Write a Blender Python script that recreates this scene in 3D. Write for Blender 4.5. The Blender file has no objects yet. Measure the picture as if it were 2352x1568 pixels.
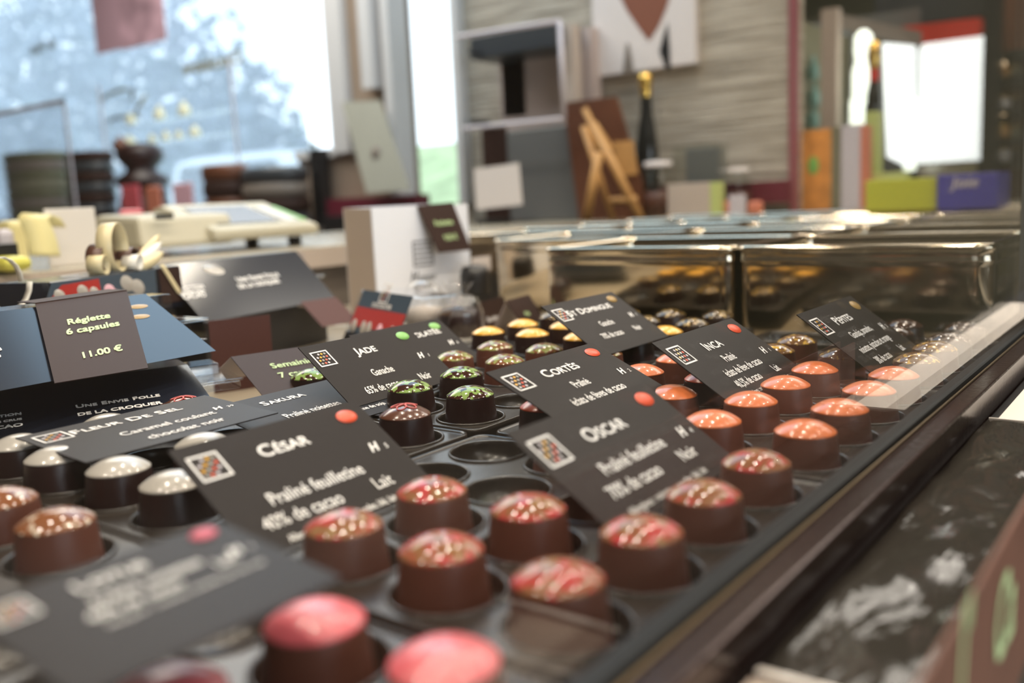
import bpy, math, random
from mathutils import Vector, Matrix
random.seed(7)
scene = bpy.context.scene
col = scene.collection

# ------------------------------------------------------------------ camera, world, lights, exposure
# u runs along the glass rail, v from the customer into the counter, z up; millimetres, z=0 at the chocolates' rims
BASE = 900.0
F = 2119.786
EYE = 121.22
RIGHT = Vector((0.6011813581870266, -0.7977204326573787, -0.047149611762206))
UP = Vector((0.14820510735368816, 0.05332326197960784, 0.9875180382586112))
FW = Vector((0.7852491456363921, 0.6006652487474023, -0.15028319342008065))

def W(u, v, z):
    return Vector((u, v, z + BASE)) / 1000.0

def P(x, y, u=None, v=None, z=None):
    d = FW + RIGHT * ((x - 1176) / F) - UP * ((y - 784) / F)
    if u is not None: t = u / d.x
    elif v is not None: t = v / d.y
    else: t = (z - EYE) / d.z
    return Vector((d.x * t, d.y * t, d.z * t + EYE))

cam = bpy.data.cameras.new('camera')
cam.sensor_width = 36.0
cam.lens = F * 36.0 / 2352.0
cam.clip_start = 0.01
cam.clip_end = 200
cam.dof.use_dof = True
cam.dof.focus_distance = 0.60
cam.dof.aperture_fstop = 4.2
cam.dof.aperture_blades = 0
camo = bpy.data.objects.new('camera', cam)
col.objects.link(camo)
Rm = Matrix((RIGHT, UP, -FW)).transposed()
camo.matrix_world = Matrix.Translation(W(0, 0, EYE)) @ Rm.to_4x4()
scene.camera = camo

world = bpy.data.worlds.new('world')
scene.world = world
world.use_nodes = True
bg = world.node_tree.nodes['Background']
bg.inputs[0].default_value = (0.80, 0.90, 1.0, 1)
bg.inputs[1].default_value = 3.0

scene.view_settings.view_transform = 'Standard'
scene.view_settings.look = 'None'
scene.view_settings.exposure = 0.0
scene.view_settings.gamma = 1.0
scene.cycles.transparent_max_bounces = 32
scene.cycles.max_bounces = 10

def area(name, u, v, z, sx, sy, power, color, rot=(0, 0, 0)):
    l = bpy.data.lights.new(name, 'AREA')
    l.shape = 'RECTANGLE'; l.size = sx; l.size_y = sy
    l.energy = power; l.color = color
    o = bpy.data.objects.new(name, l); col.objects.link(o)
    o.location = W(u, v, z); o.rotation_euler = rot
    return o
WARM = (1.0, 0.89, 0.76)
area('added_ceiling_fill', 1650, 1650, 1560, 1.1, 1.3, 17, (0.50, 0.75, 1.0))  # added unseen cool panel that puts a blue sheen on the sleeves
area('added_ceiling_fill', 1750, 2700, 1560, 1.3, 1.6, 44, (1.0, 0.93, 0.84))  # added unseen fill brightening the stone wall
area('added_ceiling_fill', 300, -1300, 1560, 1.2, 1.2, 14, (1.0, 0.92, 0.82))  # added unseen fill over the customer side
area('added_ceiling_fill', 2900, 300, 1560, 1.2, 1.2, 24, (1.0, 0.92, 0.82))  # added unseen fill over the far end of the room
area('shop_window_daylight', -500, -2980, 350, 2.6, 1.5, 40, (0.86, 0.93, 1.0), (math.radians(90), 0, 0))

# ------------------------------------------------------------------ materials
def new_mat(name):
    m = bpy.data.materials.new(name); m.use_nodes = True
    nt = m.node_tree
    return m, nt, nt.nodes['Principled BSDF'], nt.nodes['Material Output']

def mat(name, c, rough=0.5, metal=0.0, spec=0.5, coat=0.0, emit=None, es=0.0, bump=0.0, bscale=200.0, var=0.0):
    m, nt, b, out = new_mat(name)
    b.inputs['Base Color'].default_value = (*c, 1)
    b.inputs['Roughness'].default_value = rough
    b.inputs['Metallic'].default_value = metal
    b.inputs['Specular IOR Level'].default_value = spec
    b.inputs['Coat Weight'].default_value = coat
    b.inputs['Coat Roughness'].default_value = 0.04
    if emit:
        b.inputs['Emission Color'].default_value = (*emit, 1)
        b.inputs['Emission Strength'].default_value = es
    if bump or var:
        tc = nt.nodes.new('ShaderNodeTexCoord')
        n = nt.nodes.new('ShaderNodeTexNoise'); n.inputs['Scale'].default_value = bscale; n.inputs['Detail'].default_value = 4
        nt.links.new(tc.outputs['Object'], n.inputs['Vector'])
        if bump:
            bp = nt.nodes.new('ShaderNodeBump'); bp.inputs['Strength'].default_value = bump; bp.inputs['Distance'].default_value = 0.001
            nt.links.new(n.outputs[0], bp.inputs['Height']); nt.links.new(bp.outputs[0], b.inputs['Normal'])
        if var:
            r = nt.nodes.new('ShaderNodeValToRGB')
            r.color_ramp.elements[0].position = 0.3; r.color_ramp.elements[1].position = 0.7
            r.color_ramp.elements[0].color = (*[x * (1 - var) for x in c], 1)
            r.color_ramp.elements[1].color = (*[min(1, x * (1 + var)) for x in c], 1)
            nt.links.new(n.outputs[0], r.inputs[0]); nt.links.new(r.outputs[0], b.inputs['Base Color'])
    return m

def speckle(name, base, spots, scale, lo, hi, rough=0.11, stretch=None, third=None):
    """two- or three-colour splashes of cocoa butter on a glossy dome"""
    m, nt, b, out = new_mat(name)
    tc = nt.nodes.new('ShaderNodeTexCoord')
    oi = nt.nodes.new('ShaderNodeObjectInfo')
    add = nt.nodes.new('ShaderNodeVectorMath'); add.operation = 'ADD'
    cmb = nt.nodes.new('ShaderNodeCombineXYZ')
    nt.links.new(oi.outputs['Random'], cmb.inputs[0]); nt.links.new(oi.outputs['Random'], cmb.inputs[1])
    nt.links.new(tc.outputs['Object'], add.inputs[0]); nt.links.new(cmb.outputs[0], add.inputs[1])
    n = nt.nodes.new('ShaderNodeTexNoise'); n.inputs['Scale'].default_value = scale; n.inputs['Detail'].default_value = 3
    nt.links.new(add.outputs[0], n.inputs['Vector'])
    r = nt.nodes.new('ShaderNodeValToRGB')
    e = r.color_ramp.elements
    e[0].position = lo; e[0].color = (*base, 1)
    e[1].position = hi; e[1].color = (*spots, 1)
    if third:
        k = e.new(lo - 0.12); k.color = (*base, 1)
        k2 = e.new(max(0.01, lo - 0.17)); k2.color = (*third, 1)
    nt.links.new(n.outputs[0], r.inputs[0]); nt.links.new(r.outputs[0], b.inputs['Base Color'])
    b.inputs['Roughness'].default_value = rough
    b.inputs['Specular IOR Level'].default_value = 0.35; b.inputs['Coat Weight'].default_value = 0.25; b.inputs['Coat Roughness'].default_value = 0.03
    return m

def glass(name, tint=(1, 1, 1), rough=0.0, ior=1.45, veil=0.0, veilc=(0.8, 0.9, 1.0)):
    m, nt, b, out = new_mat(name)
    nt.nodes.remove(b)
    tr = nt.nodes.new('ShaderNodeBsdfTransparent'); tr.inputs[0].default_value = (*tint, 1)
    gl = nt.nodes.new('ShaderNodeBsdfGlossy'); gl.inputs['Roughness'].default_value = rough; gl.inputs[0].default_value = (1, 1, 1, 1)
    fr = nt.nodes.new('ShaderNodeFresnel')
    gm = nt.nodes.new('ShaderNodeNewGeometry')
    mr = nt.nodes.new('ShaderNodeMapRange')      # the same index from both faces of a thin sheet
    mr.inputs['To Min'].default_value = ior; mr.inputs['To Max'].default_value = 1.0 / ior
    nt.links.new(gm.outputs['Backfacing'], mr.inputs['Value']); nt.links.new(mr.outputs[0], fr.inputs[0])
    mx = nt.nodes.new('ShaderNodeMixShader')
    nt.links.new(fr.outputs[0], mx.inputs[0]); nt.links.new(tr.outputs[0], mx.inputs[1]); nt.links.new(gl.outputs[0], mx.inputs[2])
    last = mx
    if veil:
        tl = nt.nodes.new('ShaderNodeBsdfTranslucent'); tl.inputs[0].default_value = (*veilc, 1)
        m2 = nt.nodes.new('ShaderNodeMixShader'); m2.inputs[0].default_value = veil
        nt.links.new(mx.outputs[0], m2.inputs[1]); nt.links.new(tl.outputs[0], m2.inputs[2]); last = m2
    nt.links.new(last.outputs[0], out.inputs[0])
    return m

def stone_mat(name):
    m, nt, b, out = new_mat(name)
    tc = nt.nodes.new('ShaderNodeTexCoord')
    mp = nt.nodes.new('ShaderNodeMapping'); mp.inputs['Scale'].default_value = (4.0, 4.0, 85.0)
    nt.links.new(tc.outputs['Object'], mp.inputs[0])
    n = nt.nodes.new('ShaderNodeTexNoise'); n.inputs['Scale'].default_value = 1.0; n.inputs['Detail'].default_value = 5; n.inputs['Roughness'].default_value = 0.6
    nt.links.new(mp.outputs[0], n.inputs['Vector'])
    r = nt.nodes.new('ShaderNodeValToRGB')
    r.color_ramp.elements[0].position = 0.33; r.color_ramp.elements[0].color = (0.25, 0.205, 0.15, 1)
    r.color_ramp.elements[1].position = 0.66; r.color_ramp.elements[1].color = (0.60, 0.525, 0.42, 1)
    nt.links.new(n.outputs[0], r.inputs[0]); nt.links.new(r.outputs[0], b.inputs['Base Color'])
    bp = nt.nodes.new('ShaderNodeBump'); bp.inputs['Strength'].default_value = 0.8; bp.inputs['Distance'].default_value = 0.02
    nt.links.new(n.outputs[0], bp.inputs['Height']); nt.links.new(bp.outputs[0], b.inputs['Normal'])
    b.inputs['Roughness'].default_value = 0.85
    return m

def film_mat(name):
    """crumpled clear film over black card"""
    m, nt, b, out = new_mat(name)
    b.inputs['Base Color'].default_value = (0.040, 0.036, 0.030, 1)
    b.inputs['Roughness'].default_value = 0.08
    b.inputs['Specular IOR Level'].default_value = 0.8
    tc = nt.nodes.new('ShaderNodeTexCoord')
    mp = nt.nodes.new('ShaderNodeMapping'); mp.inputs['Scale'].default_value = (1.0, 2.2, 1.0)
    nt.links.new(tc.outputs['Object'], mp.inputs[0])
    n = nt.nodes.new('ShaderNodeTexNoise'); n.inputs['Scale'].default_value = 20; n.inputs['Detail'].default_value = 3; n.inputs['Distortion'].default_value = 0.8
    nt.links.new(mp.outputs[0], n.inputs['Vector'])
    bp = nt.nodes.new('ShaderNodeBump'); bp.inputs['Strength'].default_value = 0.45; bp.inputs['Distance'].default_value = 0.0045
    nt.links.new(n.outputs[0], bp.inputs['Height']); nt.links.new(bp.outputs[0], b.inputs['Normal'])
    return m

DARK = (0.022, 0.0085, 0.0075)
MILK = (0.120, 0.042, 0.027)
M = dict(
    dark=mat('dark_chocolate', DARK, 0.33, spec=0.45),
    milk=mat('milk_chocolate', MILK, 0.40, spec=0.4),
    orange=mat('orange_cocoa_butter', (0.74, 0.185, 0.055), 0.28, coat=0.5, var=0.10, bscale=260),
    rust=mat('deep_orange_cocoa_butter', (0.42, 0.07, 0.03), 0.25, coat=0.2),
    yellow=mat('yellow_cocoa_butter', (0.83, 0.44, 0.045), 0.22, coat=0.5),
    white=mat('ivory_cocoa_butter', (0.43, 0.40, 0.36), 0.24, coat=0.5),
    pink=mat('pink_cocoa_butter', (0.70, 0.125, 0.15), 0.34, coat=0.5, var=0.10, bscale=120),
    red=speckle('red_splashes_on_milk', (0.26, 0.105, 0.05), (0.46, 0.055, 0.055), 190, 0.515, 0.56, third=(0.30, 0.19, 0.08), rough=0.10),
    jade=speckle('green_splashes_on_dark', (0.042, 0.014, 0.010), (0.24, 0.36, 0.105), 230, 0.50, 0.525),
    milkgreen=speckle('green_splashes_on_milk', (0.19, 0.075, 0.035), (0.28, 0.30, 0.10), 230, 0.50, 0.53),
    almond=speckle('pale_flakes_on_milk', (0.21, 0.08, 0.035), (0.72, 0.62, 0.50), 230, 0.58, 0.62),
    gold=speckle('gold_flakes_on_milk', (0.17, 0.085, 0.035), (0.72, 0.45, 0.08), 260, 0.57, 0.60),
    whitefleck=speckle('white_flakes_on_dark', (0.04, 0.016, 0.011), (0.6, 0.52, 0.46), 260, 0.60, 0.63),
    goldspeck=speckle('gold_specks_on_dark', (0.04, 0.022, 0.010), (0.50, 0.34, 0.10), 320, 0.54, 0.60),
    plaindome=mat('polished_milk_dome', (0.10, 0.036, 0.02), 0.2, coat=0.4),
    flower=mat('coral_line', (0.55, 0.10, 0.09), 0.4),
    tray=mat('black_tray_plastic', (0.024, 0.019, 0.015), 0.26, spec=0.5),
    card=mat('black_card', (0.017, 0.0132, 0.0128), 0.40, spec=0.10, bump=0.12, bscale=1800),
    cardb=mat('brown_card', (0.036, 0.0185, 0.0145), 0.5, spec=0.15, bump=0.05, bscale=900),
    signbrown=mat('brown_sign_board', (0.15, 0.062, 0.038), 0.5, var=0.15, bscale=25),
    cardred=mat('red_brown_card', (0.085, 0.032, 0.026), 0.55, spec=0.2),
    paperback=mat('pale_card_back', (0.50, 0.40, 0.36), 0.6),
    ink=mat('white_ink', (0.86, 0.84, 0.82), 0.5),
    green_ink=mat('pale_green_ink', (0.55, 0.72, 0.36), 0.5),
    beanred=mat('printed_red', (0.72, 0.09, 0.035), 0.35), beangreen=mat('printed_green', (0.22, 0.50, 0.12), 0.35),
    beanpink=mat('printed_pink', (0.62, 0.10, 0.16), 0.35), beanbrown=mat('printed_brown', (0.17, 0.07, 0.035), 0.35),
    beangold=mat('printed_gold', (0.35, 0.22, 0.07), 0.35),
    navy=mat('satin_navy_card', (0.009, 0.012, 0.021), 0.19, spec=0.5),
    navyprint=mat('slate_blue_print', (0.05, 0.075, 0.105), 0.35),
    redprint=mat('red_print', (0.42, 0.03, 0.025), 0.4),
    cream=mat('cream_ribbon', (0.70, 0.60, 0.36), 0.35), choc_ribbon=mat('brown_ribbon', (0.10, 0.045, 0.03), 0.3),
    ivory=mat('ivory_ribbon', (0.80, 0.77, 0.70), 0.35),
    clear=glass('clear_plastic', (0.97, 0.98, 0.99), 0.03, 1.5),
    pane=glass('clear_glass', (0.985, 0.99, 0.985), 0.0, 1.5),
    winpane=glass('reflection_haze_glass', (0.93, 0.96, 0.98), 0.0, 1.4, veil=0.27, veilc=(0.70, 0.78, 0.96)),  # pale blue veil in the pane stands in for reflection haze
    jar=glass('jar_glass', (0.90, 0.92, 0.90), 0.02, 1.5),
    black=mat('black_paint', (0.012, 0.012, 0.013), 0.35), rubber=mat('black_rubber', (0.010, 0.011, 0.011), 0.5, spec=0.2),
    rail=mat('dark_bronze_rail', (0.055, 0.034, 0.030), 0.20, metal=0.55, bump=0.25, bscale=240),
    brass=mat('brass_bead', (0.20, 0.155, 0.10), 0.45, metal=0.9, bump=0.2, bscale=500),
    chrome=mat('polished_steel', (0.76, 0.66, 0.51), 0.12, metal=1.0), steel=mat('brushed_steel', (0.60, 0.56, 0.50), 0.30, metal=1.0),
    satin=mat('satin_worktop', (0.42, 0.37, 0.28), 0.25, metal=0.3),
    shelf=mat('beige_shelf', (0.36, 0.31, 0.235), 0.22, spec=0.6),
    film=film_mat('crumpled_film'),
    paper=mat('white_paper', (0.74, 0.69, 0.63), 0.6), bagwhite=mat('white_bag_paper', (0.88, 0.90, 0.97), 0.5),
    beige=mat('beige_paper', (0.52, 0.43, 0.36), 0.6),
    scaleb=mat('cream_plastic', (0.50, 0.46, 0.345), 0.45), screen=mat('grey_screen', (0.13, 0.13, 0.14), 0.25),
    stone=stone_mat('stacked_stone'), plaster=mat('taupe_plaster', (0.30, 0.225, 0.165), 0.8, var=0.15, bscale=3),
    maroon=mat('maroon_paint', (0.135, 0.014, 0.028), 0.45), maroonpost=mat('faded_maroon_paint', (0.26, 0.075, 0.085), 0.5),
    ceil=mat('dark_taupe_ceiling', (0.15, 0.125, 0.105), 0.8), floor=mat('tile_floor', (0.30, 0.26, 0.22), 0.4),
    wallc=mat('beige_wall', (0.30, 0.25, 0.205), 0.8),
    charcoal=mat('charcoal_enamel', (0.045, 0.05, 0.055), 0.35), slate=mat('grey_steel_panel', (0.15, 0.15, 0.145), 0.35),
    wood=mat('honey_wood', (0.52, 0.27, 0.085), 0.5, var=0.12, bscale=20), brownboard=mat('brown_board', (0.125, 0.042, 0.018), 0.45, var=0.25, bscale=6),
    framew=mat('white_frame', (0.62, 0.61, 0.60), 0.45), grass=mat('pale_meadow', (0.36, 0.47, 0.27), 0.9, var=0.3, bscale=3),
    leaf=mat('haze_paled_leaves', (0.20, 0.235, 0.275), 0.8, var=0.35, bscale=5),  # leaf colour paled and blued to imitate the haze over the view
    lime=mat('lime_card', (0.50, 0.52, 0.05), 0.5), blue=mat('royal_blue_card', (0.065, 0.06, 0.33), 0.4), limep=mat('pale_lime_card', (0.52, 0.58, 0.20), 0.5),
    orangec=mat('orange_cover', (0.72, 0.30, 0.07), 0.5, var=0.3, bscale=25), redc=mat('bright_red_panel', (0.62, 0.035, 0.02), 0.45), salmon=mat('salmon_card', (0.62, 0.20, 0.12), 0.5),
    lilac=mat('lilac_white_card', (0.60, 0.55, 0.58), 0.5), pinkc=mat('pink_wrapper', (0.62, 0.10, 0.12), 0.35), palepink=mat('pale_pink_wrapper', (0.72, 0.42, 0.48), 0.4),
    goldfoil=mat('gold_foil', (0.75, 0.48, 0.12), 0.2, metal=0.9), darkglass=mat('dark_bottle', (0.02, 0.02, 0.018), 0.1),
    lamp=mat('lit_lamp', (1, 1, 1), 0.5, emit=(1.0, 0.80, 0.52), es=60.0), cold=mat('lit_white_panel', (1, 1, 1), 0.5, emit=(0.93, 1.0, 1.0), es=1.6),
    glow=mat('lit_green_white_tube', (1, 1, 1), 0.5, emit=(0.92, 1.0, 0.84), es=2.2), bulbw=mat('warm_bulb', (1, 1, 1), 0.5, emit=(1.0, 0.66, 0.34), es=2.2),
    teal=mat('teal_glassware', (0.22, 0.42, 0.40), 0.2), olive=mat('olive_grey', (0.20, 0.19, 0.12), 0.6), taupe=mat('taupe_metal', (0.20, 0.165, 0.135), 0.5),
    palebottle=mat('reflected_bottle', (0.70, 0.70, 0.50), 0.3), goldletter=mat('olive_gold_film', (0.22, 0.19, 0.07), 0.5),
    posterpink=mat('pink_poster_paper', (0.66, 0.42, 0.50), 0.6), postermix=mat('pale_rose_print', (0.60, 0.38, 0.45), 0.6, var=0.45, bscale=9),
    yellowp=mat('pale_yellow_wrap', (0.76, 0.67, 0.32), 0.45), lemon=mat('lemon_wrapper', (0.66, 0.62, 0.10), 0.4), skin=mat('brown_print', (0.22, 0.07, 0.035), 0.6),
    canvas=mat('white_canvas', (0.70, 0.63, 0.59), 0.7), sage=mat('sage_paper', (0.38, 0.37, 0.30), 0.7), mossy=mat('stacked_green_tins', (0.13, 0.13, 0.07), 0.5),
    carw=mat('white_car_paint', (0.85, 0.88, 0.93), 0.3),
)

# ------------------------------------------------------------------ builders
LOC = {}
class MB:
    def __init__(s): s.v = []; s.f = []; s.mi = []; s.sm = []
    def add(s, vs, fs, mi=0, smooth=False):
        o = len(s.v); s.v += [Vector(x) for x in vs]
        for f in fs: s.f.append([i + o for i in f]); s.mi.append(mi); s.sm.append(smooth)
        return s
    def box(s, u0, u1, v0, v1, z0, z1, mi=0):
        vs = [(u, v, z) for z in (z0, z1) for v in (v0, v1) for u in (u0, u1)]
        return s.add(vs, [(0, 2, 3, 1), (4, 5, 7, 6), (0, 1, 5, 4), (2, 6, 7, 3), (0, 4, 6, 2), (1, 3, 7, 5)], mi)
    def hexa(s, a, b, mi=0):
        """box between two quads a and b (each four points in order)"""
        return s.add(list(a) + list(b), [(3, 2, 1, 0), (4, 5, 6, 7), (0, 1, 5, 4), (1, 2, 6, 5), (2, 3, 7, 6), (3, 0, 4, 7)], mi)
    def slab(s, o, x, y, t, mi=0):
        """sheet at o spanned by x and y, thickness vector t"""
        o, x, y, t = map(Vector, (o, x, y, t))
        q = [o, o + x, o + x + y, o + y]
        return s.hexa([p + t for p in q], q, mi)
    def prism(s, poly, ext, mi=0, caps=True):
        n = len(poly); e = Vector(ext)
        vs = [Vector(p) for p in poly] + [Vector(p) + e for p in poly]
        fs = [(i, (i + 1) % n, n + (i + 1) % n, n + i) for i in range(n)]
        if caps: fs += [tuple(reversed(range(n))), tuple(range(n, 2 * n))]
        return s.add(vs, fs, mi)
    def lathe(s, prof, c=(0, 0, 0), seg=32, mi=0, smooth=True, cap=False, axis=None, sx=1, sy=1):
        c = Vector(c); vs = []; fs = []
        rot = Vector((0, 0, 1)).rotation_difference(Vector(axis)).to_matrix() if axis else Matrix.Identity(3)
        for r, z in prof:
            for k in range(seg):
                a = 2 * math.pi * k / seg
                vs.append(c + rot @ Vector((r * sx * math.cos(a), r * sy * math.sin(a), z)))
        for i in range(len(prof) - 1):
            for k in range(seg):
                k2 = (k + 1) % seg
                fs.append((i * seg + k, i * seg + k2, (i + 1) * seg + k2, (i + 1) * seg + k))
        s.add(vs, fs, mi, smooth)
        if cap:
            o = len(s.v) - len(vs)
            s.f.append([o + k for k in reversed(range(seg))]); s.mi.append(mi); s.sm.append(False)
            s.f.append([o + (len(prof) - 1) * seg + k for k in range(seg)]); s.mi.append(mi); s.sm.append(False)
        return s
    def tube(s, pts, r, seg=8, mi=0, closed=False):
        pts = [Vector(p) for p in pts]; n = len(pts); vs = []; fs = []
        for i, p in enumerate(pts):
            a = pts[i - 1] if (i > 0 or closed) else p
            b = pts[(i + 1) % n] if (i < n - 1 or closed) else p
            t = (b - a).normalized()
            h = Vector((0, 0, 1)) if abs(t.z) < 0.9 else Vector((1, 0, 0))
            x = t.cross(h).normalized(); y = x.cross(t)
            rr = r[i] if isinstance(r, (list, tuple)) else r
            for k in range(seg):
                an = 2 * math.pi * k / seg
                vs.append(p + x * rr * math.cos(an) + y * rr * math.sin(an))
        m = n if closed else n - 1
        for i in range(m):
            for k in range(seg):
                k2 = (k + 1) % seg; j = (i + 1) % n
                fs.append((i * seg + k, i * seg + k2, j * seg + k2, j * seg + k))
        if not closed: fs += [tuple(reversed(range(seg))), tuple((n - 1) * seg + k for k in range(seg))]
        return s.add(vs, fs, mi, True)
    def strip(s, pts, wv, t=0.35, mi=0):
        """ribbon along pts; wv: width vector or list of them"""
        pts = [Vector(p) for p in pts]; n = len(pts); vs = []; fs = []
        for i, p in enumerate(pts):
            w = Vector(wv[i]) if isinstance(wv, list) else Vector(wv)
            a = pts[max(0, i - 1)]; b = pts[min(n - 1, i + 1)]
            nn = (b - a).cross(w).normalized() * t
            vs += [p - w / 2 - nn, p + w / 2 - nn, p + w / 2 + nn, p - w / 2 + nn]
        for i in range(n - 1):
            for k in range(4):
                k2 = (k + 1) % 4
                fs.append((4 * i + k, 4 * i + k2, 4 * i + 4 + k2, 4 * i + 4 + k))
        fs += [(3, 2, 1, 0), tuple(4 * (n - 1) + k for k in range(4))]
        return s.add(vs, fs, mi, True)
    def rring(s, loops, mi=0, smooth=True):
        """stack of same-length closed loops"""
        n = len(loops[0]); vs = [p for l in loops for p in l]; fs = []
        for i in range(len(loops) - 1):
            for k in range(n):
                k2 = (k + 1) % n
                fs.append((i * n + k, i * n + k2, (i + 1) * n + k2, (i + 1) * n + k))
        return s.add(vs, fs, mi, smooth)
    def mesh(s, name, mats, local=False):
        me = bpy.data.meshes.new(name)
        off = Vector((0, 0, 0)) if local else Vector((0, 0, BASE))
        me.from_pydata([tuple((p + off) / 1000.0) for p in s.v], [], s.f)
        for m in (mats if isinstance(mats, (list, tuple)) else [mats]): me.materials.append(m)
        me.polygons.foreach_set('material_index', s.mi); me.polygons.foreach_set('use_smooth', s.sm)
        me.update()
        return me
    def build(s, name, mats, parent=None, bevel=0.0, solid=0.0):
        me = s.mesh(name, mats)
        o = bpy.data.objects.new(name, me)
        # origin at the middle of the base
        if s.v:
            c = Vector((sum(p.x for p in s.v), sum(p.y for p in s.v), 0)) / len(s.v)
            c.z = min(p.z for p in s.v)
            g = W(*c)
            me.transform(Matrix.Translation(-g))
            LOC[o.name] = g; o.location = g
        return finish(o, parent, bevel, solid)

def finish(o, parent=None, bevel=0.0, solid=0.0):
    col.objects.link(o)
    LOC[o.name] = o.location.copy()
    if parent is not None:
        g = o.location.copy(); o.parent = parent; o.location = g - LOC[parent.name]; LOC[o.name] = g
    if bevel:
        b = o.modifiers.new('edge', 'BEVEL'); b.width = bevel / 1000; b.segments = 2; b.limit_method = 'ANGLE'; b.angle_limit = math.radians(40)
    if solid:
        b = o.modifiers.new('thick', 'SOLIDIFY'); b.thickness = solid / 1000; b.offset = 0
    return o

def tag(o, label, cat, group=None, kind=None):
    if label: o['label'] = label
    if cat: o['category'] = cat
    if group: o['group'] = group
    if kind: o['kind'] = kind
    return o
def root(name, loc, label, cat, group=None):
    o = bpy.data.objects.new(name, None); o.empty_display_size = 0.02
    o.location = W(*loc); col.objects.link(o); LOC[o.name] = o.location.copy()
    return tag(o, label, cat, group)
def struct(o): o['kind'] = 'structure'; return o

TEXTCACHE = {}
def text_mesh(s):
    if s in TEXTCACHE: return TEXTCACHE[s]
    c = bpy.data.curves.new('txt', 'FONT'); c.body = s; c.size = 1.0; c.align_x = 'LEFT'; c.resolution_u = 3
    o = bpy.data.objects.new('txt', c); col.objects.link(o)
    dg = bpy.context.evaluated_depsgraph_get()
    me = bpy.data.meshes.new_from_object(o.evaluated_get(dg))
    vs = [v.co.copy() for v in me.vertices]; fs = [list(p.vertices) for p in me.polygons]
    bpy.data.objects.remove(o); bpy.data.curves.remove(c); bpy.data.meshes.remove(me)
    w = max((v.x for v in vs), default=0)
    TEXTCACHE[s] = (vs, fs, w)
    return TEXTCACHE[s]
def put_text(mb, s, o, x, y, size, align='C', sx=1.0, shear=0.0, lift=None, mi=0, caps=None, bold=0.0):
    """lettering in the plane at o with unit directions x (reading) and y (up)"""
    segs = [(s, size)]
    if caps:
        segs = []
        for w in s.split(' '):
            segs += [(w[0], size), (w[1:], size * caps), (' ', size * 0.5)]
        segs = segs[:-1]
    tot = 0; parts = []
    for t, sz in segs:
        if not t: continue
        if t == ' ': tot += sz * 0.55 * sx; continue
        vs, fs, w = text_mesh(t)
        parts.append((vs, fs, sz, tot)); tot += w * sz * sx + size * 0.07
    sh = {'C': -tot / 2, 'L': 0, 'R': -tot}[align]
    n = lift
    offs = [(0, 0)] if not bold else [(0, 0), (bold, 0), (0, bold), (bold, bold)]
    for vs, fs, sz, dx in parts:
        for j, (ax, ay) in enumerate(offs):
            mb.add([o + x * ((p.x + p.y * shear) * sz * sx + dx + sh + ax) + y * (p.y * sz + ay) + n * (1 + 0.1 * j) for p in vs], fs, mi)

# ------------------------------------------------------------------ room shell
UW = 2400.0
def vx(x, y=400, u=UW): return P(x, y, u=u).y
def zy(x, y, u=UW): return P(x, y, u=u).z
ZF, ZC = -900.0, 1600.0
struct(MB().box(-2600, 2490, -3000, 6600, ZF - 60, ZF).box(2490.2, 5200, -3000, 2100, ZF - 60, ZF).build('floor', M['floor']))
struct(MB().box(-2600, 2490, -3000, 6600, ZC, ZC + 60).box(2490.2, 5200, -3000, 2100, ZC, ZC + 60).build('ceiling', M['ceil']))
struct(MB().box(-2700, -2600, -3000, 6600, ZF, ZC).build('wall_front', M['wallc']))
struct(MB().box(-2600, 2490, 6600, 6700, ZF, ZC).build('wall_left', M['wallc']))
struct(MB().box(5200, 5300, -3000, 2100, ZF, ZC).build('wall_end', M['olive']))
# customer-side wall with the wide shop window
w = MB()
w.box(-2600, 5200, -3100, -3000, ZF, -450); w.box(-2600, 5200, -3100, -3000, 1150, ZC)
w.box(-2600, -1500, -3100, -3000, -450, 1150); w.box(800, 5200, -3100, -3000, -450, 1150)
struct(w.build('wall_right', M['wallc']))
sw = MB()
for a in (-1500, -740, 20, 760): sw.box(a, a + 40, -3090, -3010, -450, 1150)
sw.box(-1500, 800, -3090, -3010, -450, -410); sw.box(-1500, 800, -3090, -3010, 1110, 1150)
struct(sw.build('window_3', M['framew']))
# far wall: stacked stone and taupe plaster round the openings
vL, vA, vB, vC, vD, vE = 6600, vx(690, 420), vx(775, 200), vx(912, 200), vx(1058, 200), vx(1818, 250)
zsill1 = zy(300, 490); zsill2 = zy(730, 345); zd = zy(1000, 470)
w = MB()
w.box(UW, UW + 90, vE, vD, ZF, ZC)
struct(w.build('wall_back', M['stone']))
w = MB()
w.box(UW, UW + 90, vC, vB, ZF, ZC)
w.box(UW, UW + 90, vD, vC, ZF, zd); w.box(UW, UW + 90, vD, vC, 1570, ZC)
w.box(UW, UW + 90, vB, vA, ZF, zsill2); w.box(UW, UW + 90, vA, vL, ZF, zsill1); w.box(UW, UW + 90, vB, vL, 1570, ZC)
struct(w.build('wall_window_side', M['plaster']))
f = MB()
f.box(UW - 30, UW + 50, vB - 70, vB + 20, zsill2 - 20, 1570)
f.box(UW - 30, UW + 50, vB, vL, 1530, 1570); f.box(UW - 20, UW + 30, vA, vL, zsill1 - 30, zsill1)
f.box(UW - 20, UW + 30, vB, vA, zsill2 - 30, zsill2)
o = struct(f.build('window_1', M['framew']))
MB().box(UW + 55, UW + 61, vA, vL, zsill1, 1570).build('pane', M['winpane'], o)
f = MB()
f.box(UW - 40, UW + 50, vC - 14, vC + 22, zd, 1570); f.box(UW - 40, UW + 50, vD - 26, vD, zd, 1570); f.box(UW - 40, UW + 50, vD, vC, 1530, 1570)
o = struct(f.build('window_2', M['framew']))
MB().box(UW + 55, UW + 61, vD, vC, zd, 1530).build('pane', M['pane'], o)
f = MB(); a = vx(862, 200); f.box(UW - 50, UW - 4, vx(882, 200), vx(855, 200), zy(870, 205), ZC)
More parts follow.
